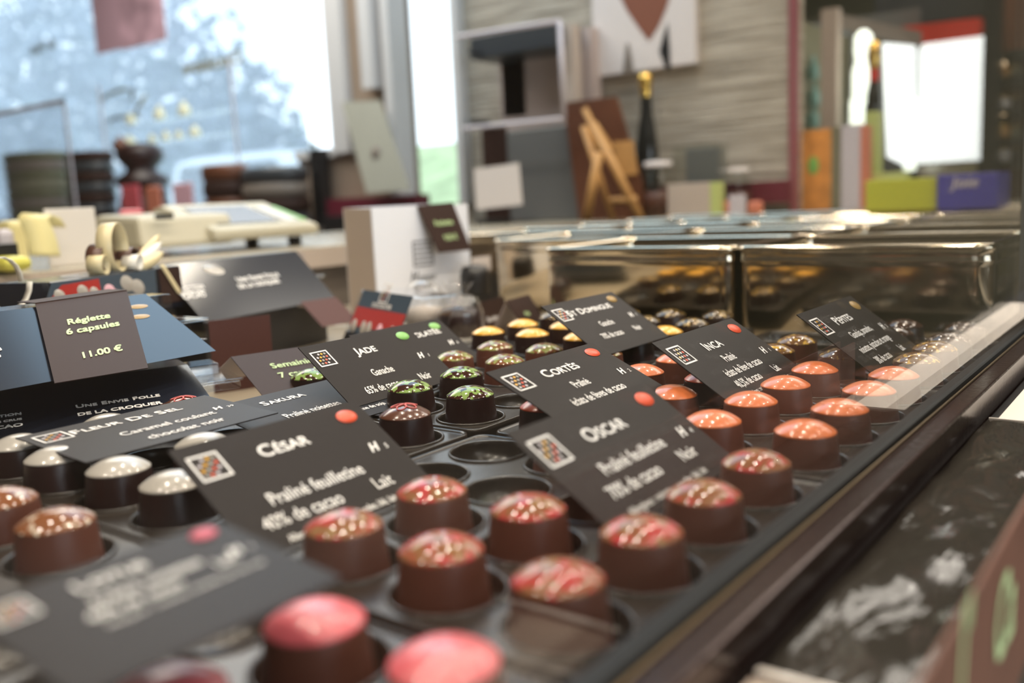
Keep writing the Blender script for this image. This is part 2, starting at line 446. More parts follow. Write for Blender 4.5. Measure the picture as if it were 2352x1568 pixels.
struct(f.build('trim_1', M['framew']))
f = MB(); f.box(UW - 40, UW - 2, vx(1818, 440), vx(1290, 440), zy(1760, 466), zy(1760, 416)); struct(f.build('trim_2', M['maroon']))
f = MB(); f.box(UW - 60, UW - 2, vx(988, 460), vx(748, 470), zy(860, 498), zy(860, 452)); struct(f.build('trim_3', M['maroon']))
f = MB(); f.box(UW - 8, UW + 20, vx(1829, 250), vx(1814, 250), ZF, ZC); struct(f.build('trim_4', M['maroonpost']))
rs = vE / UW
struct(MB().prism([Vector((UW + 125, (UW + 125) * rs + 12, ZF)), Vector((5200, 5200 * rs + 12, ZF)), Vector((5200, 5200 * rs + 90, ZF)), Vector((UW + 125, (UW + 125) * rs + 90, ZF))], (0, 0, ZC - ZF)).build('wall_side', M['wallc']))
hq = [(3200, ZF - 200), (9000, P(1000, 338, u=9000).z), (12000, P(1000, 330, u=12000).z), (12000, ZF - 250), (3200, ZF - 250)]
hb = MB(); hl = [Vector((a, P(905, 300, u=a).y, b)) for a, b in hq]; hr = [Vector((a, P(1085, 300, u=a).y, b)) for a, b in hq]
hb.add(hl + hr, [(0, 1, 6, 5), (1, 2, 7, 6), (2, 3, 8, 7), (3, 4, 9, 8), (4, 0, 5, 9), (0, 4, 3, 2, 1), (5, 6, 7, 8, 9)])
struct(hb.build('hill', M['grass']))
# outside
struct(MB().box(2500, 60000, -20000, 60000, ZF - 260, ZF - 200).build('ground', M['grass']))

# ------------------------------------------------------------------ display shelf, trays
SH = -40.0
struct_shelf = MB().box(-260, 876, 126.5, 1170, SH - 34, SH).box(876.2, 1085, 634, 1170, SH - 34, SH)
tag(struct_shelf.build('display_shelf', M['shelf'], bevel=2), 'long beige display shelf behind the glass carrying trays of chocolates', 'shelf')
b = root('display_counter', (900, 600, -900), 'tall dark counter body under the long beige display shelf', 'counter')
MB().box(-260, 2388, 126.5, 1150, ZF, SH - 34.5).build('body', M['black'], b)

HR = 22.5
def tray(us, vs, m, label, lip=2.5):
    pu = (us[-1] - us[0]) / (len(us) - 1); pv = (vs[-1] - vs[0]) / (len(vs) - 1)
    zt = -15.0; N = 40; mb = MB()
    u0, u1, v0, v1 = us[0] - pu / 2, us[-1] + pu / 2, vs[0] - pv / 2, vs[-1] + pv / 2
    for cu in us:
        for cv in vs:
            sq = []; ci = []
            for k in range(N):
                a = 2 * math.pi * (k + 0.5) / N; c, s = math.cos(a), math.sin(a)
                t = 1 / max(abs(c) / (pu / 2), abs(s) / (pv / 2))
                sq.append((cu + c * t, cv + s * t, zt)); ci.append((cu + c * HR, cv + s * HR, zt))
            mb.add(sq + ci, [(k, (k + 1) % N, N + (k + 1) % N, N + k) for k in range(N)], 0, False)
            # corner triangles of the cell
            for (sx, sy) in ((1, 1), (-1, 1), (-1, -1), (1, -1)):
                cr = Vector((cu + sx * pu / 2, cv + sy * pv / 2, zt))
                best = sorted(range(N), key=lambda k: (Vector(sq[k]) - cr).length)[:2]
                mb.add([cr, sq[best[0]], sq[best[1]]], [(0, 1, 2)])
            mb.lathe([(HR, zt), (HR - 0.2, zt + 0.9), (HR - 1.0, zt + 1.3), (HR - 1.8, zt + 0.6), (HR - 2.2, zt - 1.5), (HR - 3.8, -24.6), (0.2, -25.2)], (cu, cv, 0), N)
    # outer lip and skirt
    loops = []
    for off, z in ((0, zt), (1.2, zt + 1.3), (2.4, zt + 0.9), (2.8, zt - 1), (2.0, SH + 0.3)):
        l = []; r = 6 + off
        for (cx, cy, a0) in ((u1 - 6, v1 - 6, 0), (u0 + 6, v1 - 6, 90), (u0 + 6, v0 + 6, 180), (u1 - 6, v0 + 6, 270)):
            for k in range(6):
                a = math.radians(a0 + 18 * k); l.append((cx + r * math.cos(a), cy + r * math.sin(a), z))
        loops.append(l)
    mb.rring(loops)
    return tag(mb.build('muffin_tray', M['tray']), label, 'tray', 'black muffin trays on the shelf')
g4 = lambda a, p: [a + p * i for i in range(4)]
tray(g4(231.2, 50.7), g4(159.5, 51.2), M, 'black muffin tray with empty cups among red splashed chocolates beside the glass')
tray(g4(445.2, 52.9), g4(158.4, 50.5), M, 'black muffin tray holding the rows of orange topped chocolates')
tray(g4(662.2, 53.6), g4(158.4, 50.5), M, 'black muffin tray holding gold flaked chocolates against the steel pans')
tray(g4(230.8, 50.6), g4(374.5, 51.0), M, 'black muffin tray holding white topped and flower printed chocolates')
tray(g4(442.8, 52.8), g4(375.0, 51.2), M, 'black muffin tray holding green splashed chocolates')
tray(g4(670.4, 53.8), g4(383.3, 52.2), M, 'black muffin tray holding yellow topped chocolates')
tray(g4(17.0, 51.2), g4(158.4, 50.5), M, 'black muffin tray holding pink topped chocolates')
tray(g4(20.0, 51.2), g4(373.0, 51.5), M, 'black muffin tray holding milk chocolates with pale flakes')

# ------------------------------------------------------------------ filled chocolates
def shell_mesh(m):
    mb = MB(); mb.lathe([(0.1, 0.6), (17.0, 0.6), (17.6, 1.2), (17.5, 3), (15.3, 23.6), (15.05, 24.6), (14.7, 25.0)], seg=48)
    return mb.mesh('shell', m, True)
def dome_mesh(m):
    mb = MB(); pr = [(15.1, 24.7), (15.25, 25.05), (14.9, 25.5)]
    for k in range(1, 13):
        t = k / 12; r = 14.9 * (1 - t) + 0.05; pr.append((r, 25.5 + 5.9 * (1 - (r / 14.9) ** 2) * (0.9 + 0.1 * (1 - t))))
    mb.lathe(pr, seg=48)
    return mb.mesh('decorated_top', m, True)
KINDS = {}
for k, sh, dm in (('red', 'milk', 'red'), ('orange', 'milk', 'orange'), ('rust', 'dark', 'rust'), ('jade', 'dark', 'jade'), ('milkgreen', 'milk', 'milkgreen'), ('yellow', 'dark', 'yellow'),
                  ('white', 'dark', 'white'), ('sakura', 'dark', 'plaindome'), ('almond', 'milk', 'almond'), ('pink', 'milk', 'pink'), ('gold', 'milk', 'gold'), ('whitefleck', 'dark', 'whitefleck'), ('goldspeck', 'dark', 'goldspeck')):
    KINDS[k] = (shell_mesh(M[sh]), dome_mesh(M[dm]))
def flower_mesh():
    mb = MB()
    for k in range(5):
        a = 2 * math.pi * k / 5 + 0.3; pts = []
        for i in range(17):
            t = 2 * math.pi * i / 16
            lx = 4.6 + 3.6 * math.cos(t); ly = 2.7 * math.sin(t)
            x = lx * math.cos(a) - ly * math.sin(a); y = lx * math.sin(a) + ly * math.cos(a)
            r = math.hypot(x, y); pts.append((x, y, 25.5 + 5.95 * (1 - (r / 14.9) ** 2)))
        mb.tube(pts, 0.42, 6, closed=False)
    return mb.mesh('flower_print', M['flower'], True)
FLOWER = flower_mesh()
PROTO = {}
GROUPN = dict(red='red splashed chocolates', orange='orange topped chocolates', rust='deep orange chocolates', jade='green splashed dark chocolates', milkgreen='green splashed milk chocolates', yellow='yellow topped chocolates',
              white='white topped chocolates', sakura='flower printed chocolates', almond='milk chocolates with pale flakes', pink='pink topped chocolates', gold='gold flaked chocolates', whitefleck='white flecked dark chocolates', goldspeck='gold specked dark chocolates')
def choc(kind, u, v, label):
    loc = W(u, v, -25.0)
    if kind not in PROTO:
        r = bpy.data.objects.new('filled_chocolate', None); r.empty_display_size = 0.01; col.objects.link(r)
        a = bpy.data.objects.new('shell', KINDS[kind][0]); b = bpy.data.objects.new('decorated_top', KINDS[kind][1])
        kids = [a, b]
        if kind == 'sakura': kids.append(bpy.data.objects.new('flower_print', FLOWER))
        for c in kids: col.objects.link(c); c.parent = r
        PROTO[kind] = (r, kids)
    else:
        p, pk = PROTO[kind]
        r = p.copy(); col.objects.link(r)
        for c in pk:
            d = c.copy(); col.objects.link(d); d.parent = r
    r.location = loc; r.rotation_euler = (0, 0, random.uniform(0, 6.28))
    if kind == 'sakura': r.rotation_euler = (0, 0, 0.7)
    return tag(r, label, 'chocolate', GROUPN[kind])
CH = [
 ('red', 231.5, 163, 'red splashed milk chocolate nearest the glass rail, beside the pink topped ones'),
 ('red', 281.7, 160.5, 'red splashed milk chocolate second along the glass rail'),
 ('red', 331.3, 159.5, 'red splashed milk chocolate third along the glass rail, under the oscar card corner'),
 ('red', 383, 158.5, 'red splashed milk chocolate last along the glass rail, before the orange ones'),
 ('red', 231.4, 213, 'red splashed milk chocolate in the middle of the red cluster, standing in an open cup'),
 ('red', 282.3, 211.8, 'red splashed milk chocolate just below the tilted oscar card'),
 ('red', 231, 263, 'red splashed milk chocolate covering the lower corner of the cesar card'),
 ('red', 280.3, 261.5, 'red splashed milk chocolate beside two empty cups and the cesar card'),
 ('red', 383, 262, 'milk chocolate mostly hidden behind the oscar card'),
 ('orange', 446.2, 158.6, 'orange topped chocolate first along the glass rail'),
 ('orange', 499.5, 158.5, 'orange topped chocolate second along the glass rail'),
 ('orange', 553.5, 158.5, 'orange topped chocolate third along the glass rail'),
 ('orange', 604.5, 158, 'orange topped chocolate last along the glass rail, beside gold flaked ones'),
 ('orange', 445.5, 208.5, 'orange topped chocolate at the right edge of the oscar card'),
 ('orange', 498, 209, 'orange topped chocolate at the lower left corner of the inca card'),
 ('orange', 550, 208.2, 'orange topped chocolate covering the lower right corner of the inca card'),
 ('orange', 603.5, 208.3, 'orange topped chocolate between the inca and pepites cards'),
 ('orange', 496.3, 258.5, 'orange topped chocolate standing between the cortes and inca cards, lowest of three'),
 ('orange', 552, 310.5, 'orange topped chocolate by the tip of the cortes card'),
 ('orange', 605, 311, 'orange topped chocolate half behind the inca card beside the yellow ones'),
 ('rust', 549, 260, 'deep orange dark chocolate in the shade behind the inca card'),
 ('rust', 436, 311, 'deep orange dark chocolate peeping out below the cortes card'),
 ('jade', 443.2, 374.8, 'green splashed dark chocolate in the nearest cup at the tray corner'),
 ('jade', 494.5, 425.6, 'green splashed dark chocolate between the jade and cortes cards'),
 ('jade', 441.5, 425.8, 'green splashed dark chocolate covering the bottom of the jade card'),
 ('jade', 443, 527, 'green splashed dark chocolate behind the jade card, against the brown tent card'),
 ('milkgreen', 549.9, 428.5, 'green splashed milk chocolate above the cortes card'),
 ('milkgreen', 547.2, 477.3, 'green splashed milk chocolate touching the right edge of the jade card'),
 ('milkgreen', 601, 478.4, 'green splashed milk chocolate rearmost of its row, under the yellow ones'),
 ('milkgreen', 604.7, 430, 'green splashed milk chocolate right above the red bean of the cortes card'),
 ('milkgreen', 606, 375, 'green splashed milk chocolate half hidden behind the cortes card corner'),
 ('yellow', 669.5, 540, 'yellow topped chocolate beside the brown label, first of the back row'),
 ('yellow', 723.9, 539.5, 'yellow topped chocolate in front of the white card triangle'),
 ('yellow', 673, 491.2, 'yellow topped chocolate in the middle of the rear yellow four'),
 ('yellow', 726, 490.5, 'yellow topped chocolate at the edge of the st domingue card'),
 ('yellow', 671, 437.5, 'yellow topped chocolate behind the lower corner of the st domingue card'),
 ('yellow', 670.4, 383.3, 'yellow topped chocolate beside the upper corner of the inca card'),
 ('yellow', 725.8, 383.6, 'yellow topped chocolate behind the inca card edge, next to dark specked ones'),
 ('goldspeck', 832.5, 434, 'gold specked dark chocolate at the foot of the pan seam'),
 ('goldspeck', 836.5, 384.5, 'gold specked dark chocolate rightmost of its row before the steel pan'),
 ('goldspeck', 779.5, 384, 'gold specked dark chocolate in front of the other specked ones'),
 ('goldspeck', 781, 435, 'gold specked dark chocolate touching the st domingue card'),
 ('goldspeck', 834, 487, 'gold specked dark chocolate rearmost beside the st domingue card'),
 ('goldspeck', 782, 542, 'gold specked dark chocolate peeping above the st domingue card'),
 ('white', 231.5, 425, 'white topped dark chocolate below the middle of the fleur de sel card'),
 ('white', 230.7, 376.5, 'white topped dark chocolate beside the lower corner of the cesar card'),
 ('white', 282.2, 428, 'white topped dark chocolate behind the upper corner of the cesar card'),
 ('white', 230.5, 525.5, 'white topped dark chocolate at the lower left corner of the fleur de sel card'),
 ('white', 226.5, 477, 'white topped dark chocolate hidden below the fleur de sel card'),
 ('white', 283.5, 528, 'white topped dark chocolate peeping above the fleur de sel card'),
 ('sakura', 382.5, 374.3, 'flower printed dark chocolate in front of the sakura card'),
 ('sakura', 336, 527, 'flower printed dark chocolate beyond the fleur de sel card'),
 ('almond', 173.4, 372.2, 'milk chocolate with pale flakes standing whole behind the lotus card'),
 ('almond', 175.5, 425, 'milk chocolate with pale flakes cut by the picture edge'),
 ('pink', 168.5, 208, 'pink topped milk chocolate below the tip of the lotus card'),
 ('pink', 170.5, 158.5, 'pink topped milk chocolate nearest the glass, beside the red splashed ones'),
 ('pink', 120, 209, 'pink topped milk chocolate lowest in the picture, mostly cut off'),
 ('gold', 712, 260, 'gold flaked milk chocolate standing between the inca and pepites cards'),
 ('gold', 664, 260, 'gold flaked milk chocolate touching the inca card edge'),
 ('gold', 662.5, 209.5, 'gold flaked milk chocolate in shade before the pepites card'),
 ('gold', 662.3, 158, 'gold flaked milk chocolate first along the glass, next to the orange ones'),
 ('gold', 714.5, 158.4, 'gold flaked milk chocolate second along the glass'),
 ('whitefleck', 760, 158.2, 'white flecked dark chocolate third along the glass'),
 ('whitefleck', 822.5, 159.5, 'white flecked dark chocolate in the far corner by the steel pan'),
 ('whitefleck', 823.5, 207.5, 'white flecked dark chocolate upright behind the pepites card'),
 ('whitefleck', 776, 203, 'white flecked dark chocolate half behind the pepites card edge'),
]
for c in CH: choc(*c)

# ------------------------------------------------------------------ cards
def face(tl, tr, bx, v_top=None, z_top=None, scale=1.0, which='L', parallel=False):
    """a leaning sheet from its picture corners: origin TL, unit along, unit down, width, visible height"""
    A = P(*tl, v=v_top) if v_top is not None else P(*tl, z=z_top)
    if parallel: Bp = P(*tr, v=A.y)
    else: Bp = P(*tr, z=A.z)
    d = Bp - A
    if parallel: d.z = 0
    wd = d.length; d.normalize()
    K = A if which == 'L' else Bp
    r = P(*bx, z=EYE - 100.0) - Vector((0, 0, EYE)); eye = Vector((0, 0, EYE))
    t = ((K - eye).dot(d)) / r.dot(d)
    Bt = eye + r * t
    dn = Bt - K
    h = dn.length
    return A, d, dn.normalized(), wd, h

def logo(mb, o, x, y, n, s, mi_w=0, mi0=1):
    """white square frame holding rows of little coloured drops"""
    t = s * 0.07
    for a, b, c, d in ((0, 0, s, t), (0, s - t, s, t), (0, 0, t, s), (s - t, 0, t, s)):
        mb.slab(o + x * a + y * b + n * 0.2, x * c, y * d, n * 0.1, mi_w)
    q = 0
    for j in range(4):
        for i in range(4):
            if (i, j) in ((0, 3), (3, 0)): continue
            cc = o + x * (s * (0.23 + 0.18 * i)) + y * (s * (0.2 + 0.2 * j)) + n * 0.25
            mb.add([cc + x * (s * 0.062 * math.cos(a)) + y * (s * 0.062 * math.sin(a)) for a in [k * math.pi / 4 for k in range(8)]], [tuple(range(8))], mi0 + (i + 2 * j + q) % 4)
        q += 1
LOGOM = [M['ink'], M['white'], M['beanred'], M['lilac'], M['yellow']]

def price_card(spec):
    A, d, dn, wd, h = face(spec['tl'], spec['tr'], spec.get('bl') or spec['br'], v_top=spec['v'], parallel=True, which='L' if 'bl' in spec else 'R')
    H = spec['h']
    n = d.cross(dn).normalized()
    if n.z < 0: n = -n
    r = root('price_card', tuple(A + dn * H + d * wd / 2), spec['label'], 'price card', 'dark price cards leaning among the trays')
    sh = MB().slab(A, d * wd, dn * H, -n * 0.7).build('sheet', M['card'], r)
    up = -dn; s = wd / 107.0
    at = lambda x, y: A + d * (wd * x) + dn * (74 * s * y)
    tm = MB(); put_text(tm, spec['title'], at(spec.get('tx', 0.47), 0.25), d, up, 10.2 * s, 'C', 1.12, 0, n * 0.25, caps=0.78, bold=0.3)
    tm.build('title_lettering', M['ink'], sh)
    dm = MB()
    for (txt, x, y, sz, sx, al) in spec['lines']:
        if y * 74 * s > H - 2: continue
        put_text(dm, txt, at(x, y), d, up, sz * s, al, sx, 0.0, n * 0.25, bold=0.12 if sz > 5 else 0.0)
    if dm.v: dm.build('description_lettering', M['ink'], sh)
    lm = MB(); logo(lm, at(0.035, 0.30), d, up, n, 15 * s); lm.build('square_logo', LOGOM, sh)
    if spec.get('bean'):
        bm = MB(); c = at(0.88, 0.12)
        bm.lathe([(6.2 * s, 0.25), (5.2 * s, 0.9), (3 * s, 1.3), (0.1, 1.5)], c, 24, axis=tuple(n), sx=1.0, sy=0.72)
        bm.build('bean_print', M[spec['bean']], sh)
    hm = MB(); put_text(hm, 'H', at(0.86, 0.47), d, up, 8 * s, 'C', 0.9, 0.35, n * 0.25, bold=0.5); put_text(hm, spec['num'], at(0.935, 0.47), d, up, 4.5 * s, 'C', 1, 0.2, n * 0.25)
    hm.build('script_mark', M['ink'], sh)
    return r
NC = 0.62
ALG = 'Allergènes : noisettes, amandes, blé, lait, soja'
CARDS = [
 dict(tl=(1497, 787), tr=(1680, 725), bl=(1665, 916), v=270, h=66, title='INCA', num='1', bean='beanred', label='dark price card titled inca with red bean among the orange topped chocolates',
      lines=[('Praliné', 0.47, 0.41, 8.5, NC, 'C'), ('éclats de fève de cacao', 0.48, 0.545, 8.5, NC, 'C'), ('40,5% de cacao', 0.38, 0.67, 8.5, NC, 'C'), ('Lait', 0.76, 0.67, 8.5, NC, 'C'), ('Allergènes : noisettes, amandes, lait, lécithine', 0.5, 0.765, 4.8, 0.7, 'C')]),
 dict(tl=(1116, 855), tr=(1360, 790), bl=(1262, 953), v=318, h=64, title='CORTÈS', num='2', bean='beanred', label='dark price card titled cortes with red bean behind the oscar card',
      lines=[('Praliné', 0.47, 0.45, 9, NC, 'C'), ('éclats de fèves de cacao', 0.48, 0.62, 9, NC, 'C'), ('40% de cacao', 0.36, 0.78, 9, NC, 'C')]),
 dict(tl=(1163, 995), tr=(1478, 880), bl=(1385, 1203), v=232, h=63, title='OSCAR', num='4', bean='beanred', label='dark price card titled oscar with red bean leaning over the empty tray cups',
      lines=[('Praliné feuilletine', 0.47, 0.47, 9, 0.80, 'C'), ('70% de cacao', 0.34, 0.61, 9, 0.80, 'C'), ('Noir', 0.76, 0.61, 9, 0.80, 'C'), ('Allergènes : noisettes, amandes, blé, lait', 0.46, 0.73, 5, 0.8, 'C')]),
 dict(tl=(385, 1035), tr=(815, 930), bl=(520, 1200), v=352, h=69, title='CÉSAR', num='5', bean='beanred', label='dark price card titled cesar with red bean above the red splashed chocolates',
      lines=[('Praliné feuilletine', 0.47, 0.60, 9.8, 0.80, 'C'), ('40% de cacao', 0.32, 0.75, 9.8, 0.80, 'C'), ('Lait', 0.76, 0.75, 9.8, 0.80, 'C'), (ALG, 0.5, 0.87, 5.4, 0.72, 'C')]),
 dict(tl=(1830, 722), tr=(1953, 685), bl=(2000, 855), v=224, h=72, title='PÉPITES', num='3', bean='beangold', label='dark price card titled pepites standing nearest the steel pans',
      lines=[('Gianduja, amandes,', 0.5, 0.43, 8.5, NC, 'C'), ('noisettes, pistaches et orange', 0.48, 0.59, 8.5, NC, 'C'), ('38% de cacao', 0.36, 0.74, 8.5, NC, 'C'), ('Lait', 0.75, 0.74, 8.5, NC, 'C'), ('Allergènes : noisettes, amandes, lait', 0.5, 0.87, 5, 0.75, 'C'), ('lécithine, soja', 0.6, 0.97, 5, 0.75, 'C')]),
 dict(tl=(1243, 703), tr=(1405, 672), bl=(1350, 790), v=417, h=66, title='ST DOMINGUE', num='7', bean='beangold', label='dark price card titled st domingue in front of the yellow topped chocolates',
      lines=[('Ganache', 0.47, 0.50, 9, NC, 'C'), ('70% de cacao', 0.38, 0.68, 9, NC, 'C'), ('Noir', 0.75, 0.68, 9, NC, 'C')]),
 dict(tl=(685, 798), tr=(935, 757), bl=(760, 880), v=493, h=62, title='JADE', num='1', bean='beangreen', label='dark price card titled jade with green bean and a bright sheen',
      lines=[('Ganache', 0.45, 0.55, 9.5, NC, 'C'), ('65% de cacao', 0.34, 0.74, 9.5, NC, 'C'), ('Noir', 0.74, 0.74, 9.5, NC, 'C')]),
 dict(tl=(800, 770), tr=(1005, 724), bl=(860, 830), v=545, h=60, title='CHOCOLATÉE', num='6', bean='beangreen', label='dark price card half hidden behind the jade card, with green bean', tx=0.60,
      lines=[('Ganache', 0.45, 0.55, 9.5, NC, 'C')]),
 dict(tl=(465, 940), tr=(760, 873), bl=(580, 990), v=500, h=73, title='SAKURA', num='36', label='dark price card titled sakura lying almost flat',
      lines=[('Praliné noisettes', 0.50, 0.62, 11, NC, 'C'), ('lécithine de soja', 0.78, 0.86, 7, 0.7, 'C')], tx=0.48),
 dict(tl=(35, 1005), tr=(470, 910), bl=(186, 1058), v=513, h=73, title='FLEUR DE SEL', num='39', label='dark price card titled fleur de sel lying over the white topped chocolates',
      lines=[('Caramel coulant', 0.56, 0.55, 9.5, 0.85, 'C'), ('chocolat noir', 0.56, 0.76, 9.5, 0.85, 'C')], tx=0.47),
 dict(tl=(-95, 1402), tr=(497, 1193), br=(785, 1325), v=240, h=56, title='LOTUS', num='2', bean='beanpink', label='large blurred dark price card with pink bean and a lamp glare',
      lines=[('Praliné noisettes', 0.52, 0.43, 8.5, 0.8, 'C'), ('40% de cacao', 0.42, 0.56, 8.5, 0.8, 'C'), ('Lait', 0.80, 0.52, 8.5, 0.8, 'C'), (ALG, 0.58, 0.655, 4.6, 0.8, 'C')], tx=0.45),
]
for c in CARDS: price_card(c)

def tent_card(name, tl, tr, bx, v, h, m, label, lines=(), which='L', back=True, ink='green_ink', cat='label'):
    A, d, dn, wd, hh = face(tl, tr, bx, v_top=v, which=which)
    n = d.cross(dn).normalized()
    if n.z < 0: n = -n
    e = Vector((-d.y, d.x, 0)).normalized()
    H = h or hh
    r = root(name, tuple(A + dn * H + d * wd / 2), label, cat)
    MB().slab(A, d * wd, dn * H, -n * 0.6).build('front_flap', m, r)
    if back:
        bd = Vector((e.x * abs(dn.to_2d().length) * 0.9, e.y * abs(dn.to_2d().length) * 0.9, dn.z)).normalized()
        MB().slab(A - n * 0.6, d * wd, bd * H, n * 0.5).build('back_flap', M['paperback'], r)
    if lines:
        tm = MB(); up = -dn
        for (txt, x, y, sz, al) in lines:
            put_text(tm, txt, A + d * (wd * x) + dn * (H * y), d, up, sz, al, 0.92, 0, n * 0.4, bold=0.25)
        tm.build('lettering', M[ink], r)
    return r

# ------------------------------------------------------------------ chocolate sleeves
def block(o, x, y, label):
    """dark display block filling the space between the shelf and a box standing higher"""
    z = o.z - 0.6
    q = [o + x * 0.04 + y * 0.12, o + x * 0.96 + y * 0.12, o + x * 0.96 + y * 0.95, o + x * 0.04 + y * 0.95]
    mb = MB(); mb.prism([Vector((p.x, p.y, SH + 0.1)) for p in q], (0, 0, z - SH - 0.1))
    tag(mb.build('display_block', M['black']), label, 'block', 'dark display blocks under the boxes')
def sleeve(tl, tr, br, v, label, lines, inset=6, depth=34, stick=30, lens=None, caps_lines=(), left_ext=0):
    A, d, dn, wd, h = face(tl, tr, br, v_top=v, which='R')
    A = A - d * left_ext; wd += left_ext
    n = d.cross(dn).normalized()
    if n.z < 0: n = -n
    e = Vector((-d.y, d.x, 0)).normalized()
    FB = A + dn * h; bz = FB.z
    run = abs((dn * h).to_2d().length)
    BT = A + e * depth; BB = Vector((FB.x, FB.y, bz)) + e * (depth + run)
    r = root('chocolate_sleeve_box', tuple((FB + BB) / 2 + d * wd / 2), label, 'chocolate box')
    mb = MB(); mb.prism([FB, A, BT, BB], d * wd, caps=False); mb.build('card_sleeve', M['navy'], r, solid=0.9)
    # clear inner tray sticking out of the end
    def P4(i, s0, s1, zlo):
        return [FB + e * (run * 0.55 + i) + Vector((0, 0, zlo)) + d * s for s in (s0, s1)]
    z0, z1 = 1.5, A.z - bz - 2.0
    mid = z0 + (z1 - z0) * 0.45
    ct = MB()
    q = lambda yy, zz: FB + e * yy + Vector((0, 0, zz))
    y0, y1 = run * 0.62, run + depth * 0.95
    ya, yb = run + 2, run + depth - 3
    ct.prism([q(ya, mid), q(ya + 1.5, z1), q(yb - 1.5, z1), q(yb, mid)], d * (wd + stick - 6))
    ct.prism([q(y0, z0), q(y0, mid - 1), q(y1, mid - 1), q(y1, z0)], d * (wd + stick))
    ct.prism([q(y0 - 1, mid - 1), q(y0 - 1, mid + 1), q(y1 + 1, mid + 1), q(y1 + 1, mid - 1)], d * (wd + stick + 2.5))
    ct.build('clear_tray', M['clear'], r, bevel=1.6)
    if lines:
        tm = MB(); up = -dn
        for (txt, x, y, sz, al, cp) in lines:
            put_text(tm, txt, A + d * (wd - x) + dn * (h * y), d, up, sz, al, 1.05, 0, n * 0.7, caps=cp, bold=0.45)
        tm.build('lettering', M['ink'], r)
    return r, A, d, dn, wd, h, n, e
UEF = lambda x, s: [('UNE ENVIE FOLLE', x, 0.40, s, 'L', 0.8), ('DE LA CROQUER', x, 0.57, s, 'L', None)]
# lower sleeve, then the one stacked on it with the folded price card, then the one further back
s2 = sleeve((0, 893), (430, 838), (500, 936), 648, 'dark sleeve box lowest of its stack, lettered in white, behind the fleur de sel card', [], left_ext=60)
r2_, A, d, dn, wd, h, n, e = s2
block(A + dn * h, d * wd, e * 100, 'low dark display block under the two stacked sleeve boxes')
tm = MB(); up = -dn
def on_face(px, py, A=A, d=d, dn=dn, n=n):
    ray = P(px, py, z=EYE - 100) - Vector((0, 0, EYE)); eye = Vector((0, 0, EYE)); t = (A - eye).dot(n) / ray.dot(n)
    return eye + ray * t
for txt, px, py, sz, al, cp in (('UNE ENVIE FOLLE', 174, 940, 7.2, 'L', 0.8), ('DE LA CROQUER', 178, 958, 6.4, 'L', None), ('SÉLECTION', 50, 954, 5.0, 'R', None), ('GRANDS CRUS', 51, 966, 4.0, 'R', None), ('CACAO', 54, 980, 6.6, 'R', None)):
    put_text(tm, txt, on_face(px, py), d, up, sz, al, 1.05, 0, n * 0.7, caps=cp, bold=0.4)
tm.build('lettering', M['ink'], r2_)
pr = MB(); c = on_face(405, 928)
pr.lathe([(15, 0.5), (12, 1.2), (7, 1.8), (0.1, 2.1)], c, 28, axis=tuple(n), sx=1.0, sy=0.42); pr.build('chocolate_print', M['plaindome'], r2_)

s1 = sleeve((0, 716), (335, 676), (495, 805), 655, 'dark sleeve box topmost of its stack, with the brown folded price card', [], left_ext=60)
r1_, A, d, dn, wd, h, n, e = s1
of = lambda px, py: on_face(px, py, A, d, dn, n)
tm = MB(); put_text(tm, 'CRU', of(6, 806), d, -dn, 4.5, 'R', 1, 0, n * 0.7, bold=0.3); put_text(tm, 'CACAO', of(6, 822), d, -dn, 6.5, 'R', 1, 0, n * 0.7, bold=0.3); tm.build('lettering', M['ink'], r1_)
bl = MB()
for (cx, cy) in ((318, 705), (322, 728)):
    c = of(cx, cy); bl.lathe([(7, 0.5), (5, 0.9), (0.1, 1.1)], c, 20, axis=tuple(n), sx=1.1, sy=0.45)
bl.build('almond_print', M['beangold'], r1_)
# folded price card over the top sleeve
fc = [of(80, 706), of(290, 675), of(339, 853), of(124, 889)]
fc = [p + n * 3 for p in fc]
r = root('folded_price_card', tuple((fc[2] + fc[3]) / 2), 'brown folded price card with pale green price, hung over the top sleeve box', 'price card')
MB().hexa(fc, [p - n * 0.6 for p in fc]).build('front_flap', M['cardb'], r)
bk = [fc[0], fc[1], fc[1] + e * 26, fc[0] + e * 26]
MB().hexa([p + Vector((0, 0, 0.6)) for p in bk], bk).build('top_flap', M['cardb'], r)
fd = (fc[1] - fc[0]).normalized(); fdn = (fc[3] - fc[0]).normalized()
tm = MB()
for txt, px, py, sz, al in (('Réglette', 153, 756, 10.6, 'L'), ('6 capsules', 151, 779, 10.6, 'L'), ('11.00 €', 184, 834, 10.6, 'L')):
    put_text(tm, txt, of(px, py) + n * 3, fd, -fdn, sz, al, 0.92, 0, n * 0.35, bold=0.5)
tm.build('lettering', M['green_ink'], r)

